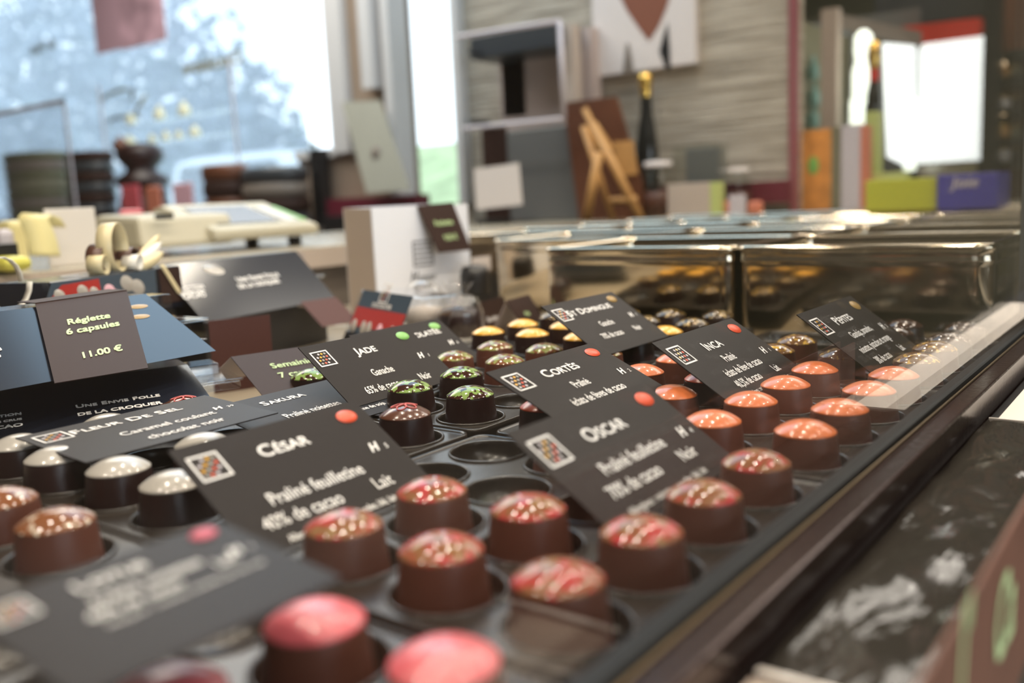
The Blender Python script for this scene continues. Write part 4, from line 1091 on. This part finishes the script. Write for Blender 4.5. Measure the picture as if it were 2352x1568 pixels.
# reflected pink poster, built as a sheet; gold lettering on the window
px = root('reflected_poster', (UW - 25, vx(310, 60, UW - 25), zy(310, 110, UW - 25)), 'reflected pale pink poster, built as a sheet inside the big window', 'poster')
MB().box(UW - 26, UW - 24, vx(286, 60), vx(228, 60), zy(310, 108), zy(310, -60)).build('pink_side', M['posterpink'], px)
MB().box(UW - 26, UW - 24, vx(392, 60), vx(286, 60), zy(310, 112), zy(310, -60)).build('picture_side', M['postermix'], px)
wl = root('window_lettering', (UW + 52, vx(300, 120, UW), zy(300, 130)), 'olive gold lettering stuck on the big window', 'lettering')
tm = MB()
for txt, x, y, sz in (('Chocolaterie', 560, 145, 62), ('du Haut', 130, 110, 62)):
    o_ = P(x, y, u=UW + 50); put_text(tm, txt, o_, Vector((0, 1, 0)), Vector((0, 0, 1)), sz * 1.25, 'L', 1.0, 0.1, Vector((-1, 0, 0)), bold=4)
tm.build('words', M['goldletter'], wl)
tm = MB()
for pts in (((228, 235), (250, 216), (285, 205), (308, 208), (300, 232)), ((335, 218), (318, 245), (305, 272)), ((250, 275), (285, 268), (322, 268)), ((250, 275), (252, 292))):
    tm.strip([P(a, b, u=UW + 50) for a, b in pts], Vector((0, 8, 14)), t=1)
tm.build('script_mark', M['goldletter'], wl)
# clear acrylic sign frame
sf = root('acrylic_sign_holder', (1900, vx(80, 400, 1900), BZ), 'tall clear acrylic sign holder with pale edges before the green tins', 'sign holder')
uf = 1500
aL, aR = P(-40, 300, u=uf).y, P(152, 300, u=uf).y
zt2, zb2 = P(80, 240, u=uf).z, BZ
MB().box(uf, uf + 3, aR, aL, zb2, zt2).build('clear_sheet', M['clear'], sf)
MB().box(uf - 1, uf + 4, aR - 8, aL, zt2 - 14, zt2).build('edge_strip', M['lilac'], sf); MB().box(uf - 1, uf + 4, aR - 8, aR, zb2, zt2).build('edge_strip', M['lilac'], sf)

# dark post, sage notice and cabinet under the taupe column
rect_obj('slim_post', 715, 342, 742, 520, M['black'], 'slim black post in front of the taupe column', 'post', u=2330, depth=40, stand=BZ)
q = [P(785, 235, u=2330), P(872, 230, u=2330), P(942, 436, u=2280), P(842, 444, u=2280)]
nt_ = root('paper_notice', tuple(q[3]), 'sage grey paper notice leaning against the taupe column', 'notice')
MB().hexa(q, [p + Vector((3, 0, 0)) for p in q]).build('sheet', M['sage'], nt_)
cc = P(862, 350, u=2300); mb = MB(); mb.lathe([(26, -4), (18, 2), (0.1, 3)], cc, 16, axis=(-1, 0, 0.2)); mb.build('brown_emblem', M['taupe'], nt_)
rect_obj('low_cabinet', 744, 492, 992, 640, M['black'], 'low black cabinet below the maroon band', 'cabinet', u=2200, depth=120, stand=ZF)

# ------------------------------------------------------------------ oven hood, clear guard, card
uh = 2140
hd = root('counter_appliance', (uh + 150, vx(1170, 300, uh), 58), 'dark grey boxy appliance with black hood against the stone wall', 'appliance')
vr, vl = vx(1292, 300, uh), vx(1060, 300, uh)
MB().box(uh + 90, uh + 245, vr, vl, 58, zy(1170, 292, uh)).build('body', M['slate'], hd, bevel=6)
MB().box(uh + 60, uh + 245, vx(1246, 80, uh), vl, zy(1150, 118, uh), zy(1150, 62, uh)).build('hood', M['charcoal'], hd, bevel=4)
MB().box(uh + 88, uh + 91, vx(1120, 300, uh), vl - 4, 66, zy(1100, 290, uh)).build('side_door', M['cardb'], hd)
MB().box(uh + 195, uh + 245, vr + 20, vl, zy(1170, 292, uh), zy(1170, 60, uh)).build('back_panel', M['paperback'], hd)
MB().box(uh + 270, uh + 195, vx(1115, 200, uh), vl - 10, zy(1100, 260, uh), zy(1100, 110, uh)).build('warm_panel', M['orangec'], hd)
MB().box(uh + 110, uh + 150, 2065 * 0 + vx(1268, 200, uh), vx(1240, 200, uh), zy(1170, 292, uh), zy(1170, 60, uh)).build('upright', M['beige'], hd)
ag = root('acrylic_guard', (uh, vx(1175, 200, uh), zy(1175, 285, uh)), 'clear acrylic guard with pale edges mounted before the grey appliance', 'guard')
q = [P(1052, 85, u=uh), P(1286, 48, u=uh), P(1296, 272, u=uh), P(1064, 296, u=uh)]
MB().hexa(q, [p + Vector((6, 0, 0)) for p in q]).build('clear_sheet', M['clear'], ag)
for a, b in ((0, 1), (1, 2), (2, 3)):
    mb = MB(); mb.tube([q[a], q[b]], 7, 6); mb.build('pale_edge', M['lilac'], ag)
for xx, yy in ((1075, 120), (1080, 280)):
    p_ = P(xx, yy, u=uh); MB().box(uh + 6, uh + (59.5 if yy == 120 else 87.5), p_.y - 6, p_.y + 6, p_.z - 6, p_.z + 6).build('bracket', M['charcoal'], ag)
q = [P(1088, 388, u=1950), P(1190, 374, u=1950), P(1198, 470, u=1940), P(1094, 482, u=1940)]
cd = root('standing_card', tuple(q[3]), 'blank beige card standing before the grey appliance', 'card')
MB().hexa(q, [p + Vector((4, 0, 0)) for p in q]).build('sheet', M['canvas'], cd)
q = [P(1200, 440, u=1950), P(1196, 478, u=1950), P(1110, 490, u=1950)]
MB().box(1944, 1990, q[2].y - 60, q[2].y + 20, BZ + 0.2, BZ + 14).build('foot', M['black'], cd)

# ------------------------------------------------------------------ picture on the stone wall
cv = root('wall_canvas', (UW - 20, vx(1490, 100), zy(1490, 165)), 'white canvas with a brown and black abstract shape on the stone wall', 'picture')
v0c, v1c = vx(1607, 80), vx(1372, 80); zb0 = zy(1490, 163); zt0 = zb0 + 420
MB().box(UW - 26, UW - 2, v0c, v1c, zb0, zt0).build('canvas', M['canvas'], cv, bevel=2)
def cpoly(pts, m, name, off):
    q = [P(a, b, u=UW - 27 - off) for a, b in pts]
    MB().prism(q, (1.0, 0, 0)).build(name, m, cv)
cpoly([(1408, -40), (1548, -40), (1530, 20), (1512, 62), (1490, 95), (1468, 66), (1440, 25)], M['skin'], 'brown_shape', 0)
cpoly([(1532, 165), (1514, 118), (1524, 80), (1533, 52), (1538, 110), (1540, 160)], M['black'], 'dark_shape', 1)
cpoly([(1430, 165), (1438, 100), (1444, 100), (1456, 163)], M['taupe'], 'dark_shape', 1)

# ------------------------------------------------------------------ things on the end worktop
ue = 2160
def foot_z(z=58): return z
ez = root('wooden_easel', (ue, vx(1410, 480, ue), 58), 'honey wood display easel standing before the brown board', 'easel')
def bar(p0, p1, r, m, name, par):
    mb = MB(); mb.tube([p0, p1], r, 4); return mb.build(name, m, par)
def on_top(x, y, u, z=59): 
    p = P(x, y, u=u); p.z = z; return p
bar(P(1342, 250, u=ue), on_top(1470, 498, ue), 10, M['wood'], 'rear_leg', ez)
bar(P(1340, 290, u=ue - 30), on_top(1408, 500, ue - 30), 10, M['wood'], 'front_leg', ez)
bar(P(1362, 285, u=ue - 60), on_top(1472, 503, ue - 60), 13, M['wood'], 'front_leg', ez)
bar(P(1376, 350, u=ue - 90), on_top(1346, 502, ue - 90), 14, M['wood'], 'prop_leg', ez)
bar(P(1400, 462, u=ue - 62), P(1462, 458, u=ue - 62), 10, M['wood'], 'ledge_bar', ez)
MB().slab(P(1336, 290, u=ue - 20), P(1372, 285, u=ue - 20) - P(1336, 290, u=ue - 20), P(1372, 345, u=ue - 24) - P(1336, 290, u=ue - 20), (6, 0, 0)).build('panel', M['wood'], ez)
q = [P(1294, 236, u=ue + 52), P(1412, 222, u=ue + 52), P(1474, 425, u=ue + 36), P(1474, 500, u=ue + 30), P(1330, 505, u=ue + 30)]
for p_ in q[3:]: p_.z = 58.4
bd = root('chocolate_board', tuple(q[3]), 'brown board leaning behind the wooden easel', 'board')
MB().prism(q, (14, 0, 0)).build('panel', M['brownboard'], bd)
MB().hexa([p + Vector((-2, 0, 0)) for p in (P(1408, 325, u=ue + 42), P(1455, 322, u=ue + 42), P(1466, 400, u=ue + 36), P(1420, 405, u=ue + 36))], [P(1408, 325, u=ue + 46), P(1455, 322, u=ue + 46), P(1466, 400, u=ue + 40), P(1420, 405, u=ue + 40)]).build('pale_patch', M['wood'], bd)
rect_obj('maroon_folder', 1296, 300, 1345, 500, M['maroon'], 'dark maroon folder standing behind the brown board', 'folder', u=2387, depth=4, stand=58)

def jar(x, y0, y1, w_, u, label, fill, lid=None, z=58.5):
    cvv = vx(x, y1, u); rr = w_ / 2 / F * u * 1.33; hgt = P(x, y0, u=u).z - z
    r = root('glass_jar', (u, cvv, z), label, 'jar', 'jars on the end worktop')
    MB().lathe([(rr * 0.95, 0), (rr, hgt * 0.08), (rr, hgt * 0.75), (rr * 0.8, hgt * 0.88), (rr * 0.8, hgt * 0.98)], (u, cvv, z), 24).build('glass', M['jar'], r)
    MB().lathe([(0.5, hgt * 0.03), (rr * 0.9, hgt * 0.03), (rr * 0.92, hgt * 0.5), (0.5, hgt * 0.52)], (u, cvv, z), 20).build('contents', M[fill], r)
    MB().lathe([(rr * 0.86, hgt * 0.97), (rr * 0.86, hgt * 1.06), (0.5, hgt * 1.08)], (u, cvv, z), 24).build('lid', M[lid or 'framew'], r)
jar(1514, 378, 490, 62, 2235, 'big glass jar with pale lid beside the easel foot', 'milk', 'canvas')
jar(1690, 392, 470, 58, 2330, 'round glass jar in front of the maroon band', 'milk', 'canvas')
rect_obj('small_price_tag', 1674, 448, 1712, 486, M['lilac'], 'small white price tag before the round jar', 'tag', u=2150, depth=5, stand=58.5)
for k, (x0, x1) in enumerate(((1648, 1670), (1715, 1745))):
    rect_obj('orange_sweet', x0, 462, x1, 484, M['salmon'], 'orange wrapped sweet %s the white price tag' % ('on the book side of', 'on the post side of'), 'sweet', u=2200, depth=30, bevel=8, stand=58.5) if False else rect_obj('orange_sweet', x0, 462, x1, 484, M['salmon'], 'orange wrapped sweet lying on the %s side of the price tag' % ('book', 'post')[k], 'sweet', u=2200, depth=30, bevel=8, stand=58.5)
bk = root('thick_book', (2200, vx(1590, 490, 2200), 58.5), 'pale thick book with lime green spine on the end worktop', 'book')
MB().box(2160, 2190, vx(1632, 460, 2160), vx(1533, 460, 2160), 58.5, zy(1590, 420, 2160)).build('cover', M['beige'], bk, bevel=1)
MB().box(2158, 2190, vx(1652, 460, 2160), vx(1632, 460, 2160) - 0.5, 58.5, zy(1640, 418, 2160)).build('spine', M['limep'], bk)
# bottle
cvv = vx(1486, 320, 2330); 
bt = root('tall_bottle', (2330, cvv, 58.5), 'tall dark bottle with gold top before the stone wall', 'bottle')
zt3 = zy(1486, 165, 2330); k = 2330 / F
mb = MB(); mb.lathe([(30, 0), (31, 10), (31, (zt3 - 58) * 0.45), (26, (zt3 - 58) * 0.58), (17, (zt3 - 58) * 0.72), (15, (zt3 - 58) * 0.84)], (2330, cvv, 58.5), 24); mb.build('glass_body', M['darkglass'], bt)
mb = MB(); mb.lathe([(15.5, (zt3 - 58) * 0.83), (16, (zt3 - 58) * 0.90), (20, (zt3 - 58) * 0.93), (20, (zt3 - 58) * 0.98), (1, (zt3 - 58))], (2330, cvv, 58.5), 20); mb.build('gold_top', M['goldfoil'], bt)
rect_obj('clear_box', 1545, 330, 1650, 425, M['jar'], 'smoky clear plastic box behind the thick book', 'box', u=2230, depth=60, stand=58.5)
rect_obj('grey_carton', 1575, 340, 1650, 420, M['slate'], 'grey carton seen through the smoky clear box', 'box', u=2238, depth=40, stand=60)

# lime and blue chocolate box on the pans
uq = 1960
p0 = P(2008, 470, u=uq); p1 = P(2152, 480, u=uq - 60); p2 = P(2292, 462, u=uq - 60)
zt4 = P(2152, 402, u=uq - 60).z
bx = root('two_tone_box', ((p0.x + p2.x) / 2, (p0.y + p2.y) / 2, 66), 'lime and royal blue box lying on the far steel pans', 'chocolate box')
va, vb_, vc = p0.y, p1.y, p2.y
MB().box(uq - 60, uq + 60, vb_, va, 67, zt4 - 4).build('lime_half', M['lime'], bx, bevel=2)
MB().box(uq - 66, uq + 60, vc, vb_ - 0.5, 66.5, zt4).build('blue_half', M['blue'], bx, bevel=2)
tm = MB(); put_text(tm, 'Joie', P(2185, 432, u=uq - 66.5), Vector((0, -1, 0)), Vector((0, 0, 1)), 30, 'L', 1, 0.2, Vector((-1, 0, 0)), bold=1)
tm.build('lettering', M['lilac'], bx)

# ------------------------------------------------------------------ books and lit cabinet beyond the maroon post
ub_ = 2480
rect_obj('orange_book', 1834, 298, 1908, 466, M['orangec'], 'orange illustrated book standing beside the maroon post', 'book', u=ub_, depth=30, stand=58.5)
mb = MB(); c = P(1868, 380, u=ub_ - 2); mb.lathe([(24, 0), (18, 1.5), (0.1, 2)], c, 16, axis=(-1, 0, 0), sy=0.6)
tag(mb.build('green_leaf_sticker', M['beangreen']), 'green oval sticker on the orange illustrated book', 'sticker')
rect_obj('dark_book', 1908, 290, 1932, 466, M['olive'], 'narrow dark book between the orange and the lilac ones', 'book', u=ub_ + 4, depth=60, stand=58.5)
lb = root('lilac_book', (ub_, vx(1960, 460, ub_), 58.5), 'lilac white book with orange back edge', 'book')
MB().box(ub_, ub_ + 40, vx(1976, 380, ub_), vx(1932, 380, ub_), 58.5, zy(1955, 286, ub_)).build('cover', M['lilac'], lb)
MB().box(ub_, ub_ + 40, vx(1992, 380, ub_), vx(1976, 380, ub_) - 0.5, 58.5, zy(1985, 288, ub_)).build('back_edge', M['salmon'], lb)
rect_obj('lime_carton', 1986, 256, 2016, 400, M['limep'], 'tall pale lime carton before the lit cabinet', 'box', u=2560, depth=50, stand=58.5)
rect_obj('lime_carton', 1996, 396, 2080, 440, M['limep'], 'low pale lime carton behind the lime and blue box', 'box', u=2520, depth=50, stand=58.5)
# cabinet
uc = 2750
cb = root('display_cabinet', (uc + 250, vx(1990, 300, uc), 58.5), 'glazed display cabinet with taupe posts and a lit white door', 'cabinet')
def cvz(x, y, u): p = P(x, y, u=u); return p
MB().box(uc, uc + 40, vx(1922, 150, uc), vx(1886, 150, uc), 58.5, zy(1900, 20, uc)).build('post', M['beige'], cb)
MB().box(uc, uc + 600, vx(1826, 60, uc) - 4, vx(1826, 60, uc), 58.5, zy(1850, 40, uc)).build('side_panel', M['olive'], cb)
q0 = P(1885, 35, u=uc); 
MB().hexa([P(1885, 22, u=uc), P(2118, 72, u=uc + 300), P(2118, 108, u=uc + 300), P(1885, 52, u=uc)], [p + Vector((30, 10, 0)) for p in (P(1885, 22, u=uc), P(2118, 72, u=uc + 300), P(2118, 108, u=uc + 300), P(1885, 52, u=uc))]).build('top_beam', M['taupe'], cb)
MB().box(uc + 20, uc + 26, vx(1884, 150, uc), vx(1832, 150, uc), zy(1860, 295, uc), zy(1860, 40, uc)).build('glass_door', M['pane'], cb)
MB().box(uc + 500, uc + 520, vx(2110, 150, uc + 500), vx(1826, 150, uc + 500), 58.5, zy(1960, 40, uc + 500)).build('back_panel', M['slate'], cb)
for yy in (175, 240, 292):
    MB().box(uc + 30, uc + 480, vx(1965, yy, uc + 200), vx(1832, yy, uc + 200), zy(1900, yy, uc) - 4, zy(1900, yy, uc)).build('shelf_board', M['pane'], cb)
q = [P(2032, 98, u=uc + 120), P(2104, 104, u=uc + 290), P(2100, 388, u=uc + 290), P(2042, 360, u=uc + 120)]
MB().hexa(q, [p + Vector((6, 8, 0)) for p in q]).build('lit_door', M['cold'], cb)
MB().lathe([(18, 0), (18, 210)], P(2090, 392, u=uc + 260), 14, cap=True).build('light_tube', M['glow'], cb)
mb = MB(); c = P(1982, 238, u=uc + 60); mb.lathe([(22, 0), (30, 10), (30, 90), (22, 120), (26, 150), (24, 190), (10, 205)], c, 20, cap=True)
mb.build('light_column', M['glow'], cb)
MB().lathe([(20, 0), (20, 120), (8, 150), (8, 190)], P(1968, 330, u=uc + 62), 14, cap=True).build('lower_light_column', M['glow'], cb)
cl = bpy.data.lights.new('cabinet_light', 'POINT'); cl.energy = 2.5; cl.color = (0.85, 1.0, 0.95); cl.shadow_soft_size = 0.03
clo = bpy.data.objects.new('cabinet_light', cl); col.objects.link(clo); clo.location = W(uc + 200, vx(1860, 100, uc + 200), zy(1900, 110, uc))
# teal glassware on the cabinet shelves
k = 0
for (x, y) in ((1842, 172), (1868, 176), (1842, 238), (1870, 236), (1845, 290), (1868, 288)):
    z_ = zy(1900, {172: 175, 176: 175, 238: 240, 236: 240, 290: 292, 288: 292}[y], uc)
    mb = MB(); mb.lathe([(16, 0.5), (17, 40), (7, 58), (7, 74)], (uc + 90, vx(x, y, uc + 90), z_), 16, cap=True)
    tag(mb.build('teal_flask', M['teal']), 'teal flask on the %s cabinet shelf, %s' % (('upper', 'upper', 'middle', 'middle', 'lower', 'lower')[k], ('beside the maroon post', 'beside the taupe post')[k % 2]), 'flask', 'teal flasks in the cabinet'); k += 1
# dark bottle between the lights
c = P(2006, 330, u=uc - 32)
bt = root('slim_bottle', (c.x, c.y, 58.5), 'slim dark bottle with gold and red neck before the lit door', 'bottle')
zz = P(2006, 92, u=uc - 32).z; hgt = zz - 58.5
MB().lathe([(20, 0), (21, hgt * 0.6), (19, hgt * 0.68), (12, hgt * 0.76)], (c.x, c.y, 58.5), 18).build('glass_body', M['darkglass'], bt)
MB().lathe([(12.5, hgt * 0.755), (13, hgt * 0.83)], (c.x, c.y, 58.5), 16).build('red_band', M['redc'], bt)
MB().lathe([(13, hgt * 0.83), (19, hgt * 0.9), (15, hgt * 0.98), (1, hgt)], (c.x, c.y, 58.5), 16).build('gold_top', M['goldfoil'], bt)
# lit fridge panel with red head
uf = 3150
fr = root('lit_fridge', (uf + 200, vx(2180, 300, uf), ZF), 'bright white lit fridge with a red head panel', 'fridge')
va, vb2 = vx(2108, 200, uf), vx(2258, 200, uf)
z0, z1 = zy(2180, 372, uf), zy(2180, 92, uf)
MB().box(uf, uf + 8, vb2, va, z0, z1).build('lit_panel', M['cold'], fr, bevel=18)
MB().box(uf + 12, uf + 420, vb2 - 10, va + 10, ZF, z1 + 10).build('body', M['charcoal'], fr)
q = [P(2062, 62, u=uf), P(2252, 40, u=uf), P(2252, 82, u=uf), P(2112, 102, u=uf)]
MB().hexa(q, [p + Vector((60, 0, 0)) for p in q]).build('red_head', M['redc'], fr)
MB().box(uf - 4, uf + 8, vb2 + 10, va - 10, z0 - 60, z0 - 6).build('steel_sill', M['steel'], fr)
rect_obj('dark_canopy', 2010, -60, 2262, 52, M['charcoal'], 'dark canopy hanging above the red fridge head', 'canopy', u=3400, depth=120)
rect_obj('tall_black_post', 2262, -80, 2300, 115, M['black'], 'black post beside the red fridge head', 'post', u=2935, depth=60, stand=ZF)
# dark shelf unit with warm bulbs and jars
us = 3000
su = root('dark_shelf_unit', (us + 150, vx(2310, 300, us), ZF), 'dark shelf unit holding jars next to the lit fridge', 'shelf unit')
MB().box(us + 250, us + 270, vx(2420, 200, us) - 100, vx(2262, 200, us), ZF, ZC - 300).build('back_board', M['brownboard'], su)
for yy in (118, 178, 250, 318, 372):
    MB().box(us, us + 250, vx(2420, 200, us) - 100, vx(2264, 200, us), zy(2300, yy, us) - 14, zy(2300, yy, us)).build('shelf_board', M['black'], su)
random.seed(3)
k = 0
LBL = ['beside the post', 'in the middle', 'at the far end']
SHN = ['second', 'third', 'fourth', 'fifth']
for si, yy in enumerate((178, 250, 318, 372)):
    for ji, x in enumerate((2272, 2300, 2326)):
        rr = 15 + 4 * random.random(); z_ = zy(2300, yy, us) + 0.5
        r = root('storage_jar', (us + 60, vx(x, yy, us), z_), 'small storage jar on the %s dark shelf, %s' % (SHN[si], LBL[ji]), 'jar', 'jars on the dark shelf unit')
        m = [M['jar'], M['wood'], M['olive'], M['goldfoil'], M['canvas'], M['dark']][k % 6]
        MB().lathe([(rr * 0.6, 0), (rr, rr * 0.6), (rr, rr * 1.3), (rr * 0.5, rr * 2.0)], (us + 60, vx(x, yy, us), z_), 16, cap=True).build('body', m, r)
        MB().lathe([(rr * 0.55, rr * 2.0), (rr * 0.55, rr * 2.3), (0.5, rr * 2.4)], (us + 60, vx(x, yy, us), z_), 14).build('lid', M['goldfoil'], r); k += 1
for k, (x, y) in enumerate(((2272, 148), (2296, 126), (2304, 146), (2305, 258))):
    mb = MB(); c = P(x, y, u=us + 20); mb.lathe([(0.3, -9), (7, -6), (9, 0), (7, 6), (0.3, 9)], c, 14)
    tag(mb.build('hanging_bulb', M['bulbw']), 'small warm bulb glowing above the jars, %s' % ('next to the fridge', 'topmost', 'beside the topmost', 'lowest of all')[k], 'bulb', 'warm bulbs over the jars')

# ------------------------------------------------------------------ outside: trees and a parked car
def tree(cx, cy, top, rad, label, seed, u):
    cy += 180
    random.seed(seed)
    r = root('leafy_tree', (u, cy, ZF - 200), label, 'tree')
    MB().lathe([(260, 0), (190, 1200), (150, 2600)], (u, cy, ZF - 200), 14).build('trunk', M['brownboard'], r)
    mb = MB()
    for k in range(4200):
        a = random.uniform(0, 6.28); b = math.acos(random.uniform(-1, 1)); q = rad * (random.uniform(0.55, 1.0))
        c = Vector((u + q * math.sin(b) * math.cos(a), cy + q * math.sin(b) * math.sin(a) * 1.15, top - rad * 1.25 + q * 1.25 * math.cos(b)))
        s_ = random.uniform(180, 380)
        x = Vector((random.gauss(0, 1), random.gauss(0, 1), random.gauss(0, 1))).normalized() * s_
        y = x.cross(Vector((random.gauss(0, 1), random.gauss(0, 1), random.gauss(0, 1)))).normalized() * s_ * 0.7
        mb.add([c - x * 0.5, c + y * 0.5, c + x * 0.5, c - y * 0.5], [(0, 1, 2, 3)])
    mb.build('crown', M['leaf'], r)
ut = 9000
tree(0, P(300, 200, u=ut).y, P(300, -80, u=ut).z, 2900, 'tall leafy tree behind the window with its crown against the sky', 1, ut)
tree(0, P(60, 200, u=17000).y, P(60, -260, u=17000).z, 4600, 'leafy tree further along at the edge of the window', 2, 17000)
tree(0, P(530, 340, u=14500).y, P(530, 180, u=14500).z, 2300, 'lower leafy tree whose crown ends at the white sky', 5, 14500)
uk = 6500
car = root('parked_car', (uk, P(540, 420, u=uk).y, ZF - 200), 'white car parked outside the big window', 'car')
ya, yb = P(350, 400, u=uk).y, P(730, 400, u=uk).y
zr = P(540, 352, u=uk).z; zg = ZF - 200
prof = [(ya, zg + 250), (ya, zg + 0.45 * (zr - zg) + 120), (ya - 0.16 * (ya - yb), zr - 30), (ya - 0.30 * (ya - yb), zr), (ya - 0.8 * (ya - yb), zr - 10), (yb + 0.02 * (ya - yb), zg + 0.5 * (zr - zg) + 120), (yb, zg + 250)]
MB().prism([Vector((uk, a, b)) for a, b in prof], (1500, 0, 0)).build('body', M['carw'], car, bevel=60)
MB().prism([Vector((uk - 5, a, b)) for a, b in ((ya - 0.12 * (ya - yb), zg + 0.62 * (zr - zg)), (ya - 0.2 * (ya - yb), zr - 90), (ya - 0.78 * (ya - yb), zr - 100), (yb + 0.08 * (ya - yb), zg + 0.62 * (zr - zg)))], (4, 0, 0)).build('side_window', M['charcoal'], car)
for yy in (ya - 0.2 * (ya - yb), yb + 0.2 * (ya - yb)):
    MB().lathe([(300, -80), (310, 0), (300, 80)], (uk + 60, yy, zg + 310), 24, cap=True, axis=(1, 0, 0)).build('wheel', M['black'], car)

# ------------------------------------------------------------------ ceiling spotlights over the counter
k = 0
DIRS = ['over the pink tray', 'over the red tray', 'over the orange tray', 'over the first pans', 'over the far pans']
for ui, u in enumerate((-250, 250, 750, 1350, 2000)):
    for vi, v in enumerate((-250, 350, 950)):
        r = root('ceiling_spotlight', (u, v, ZC - 90), 'round ceiling spotlight %s, %s' % (DIRS[ui], ('customer side', 'middle line', 'back counter side')[vi]), 'lamp', 'ceiling spotlights above the counter')
        MB().lathe([(38, ZC - 1), (48, ZC - 60), (52, ZC - 88), (44, ZC - 84), (40, ZC - 60)], (u, v, 0), 24).build('housing', M['black'], r)
        MB().lathe([(0.5, ZC - 72), (40, ZC - 72)], (u, v, 0), 24).build('lamp_disc', M['lamp'], r)
        l = bpy.data.lights.new('spot_glow', 'SPOT'); l.energy = 14; l.color = WARM; l.spot_size = 2.0; l.spot_blend = 0.6; l.shadow_soft_size = 0.035
        lo = bpy.data.objects.new('spot_glow', l); col.objects.link(lo); lo.parent = r; lo.location = (0, 0, (-4) / 1000)
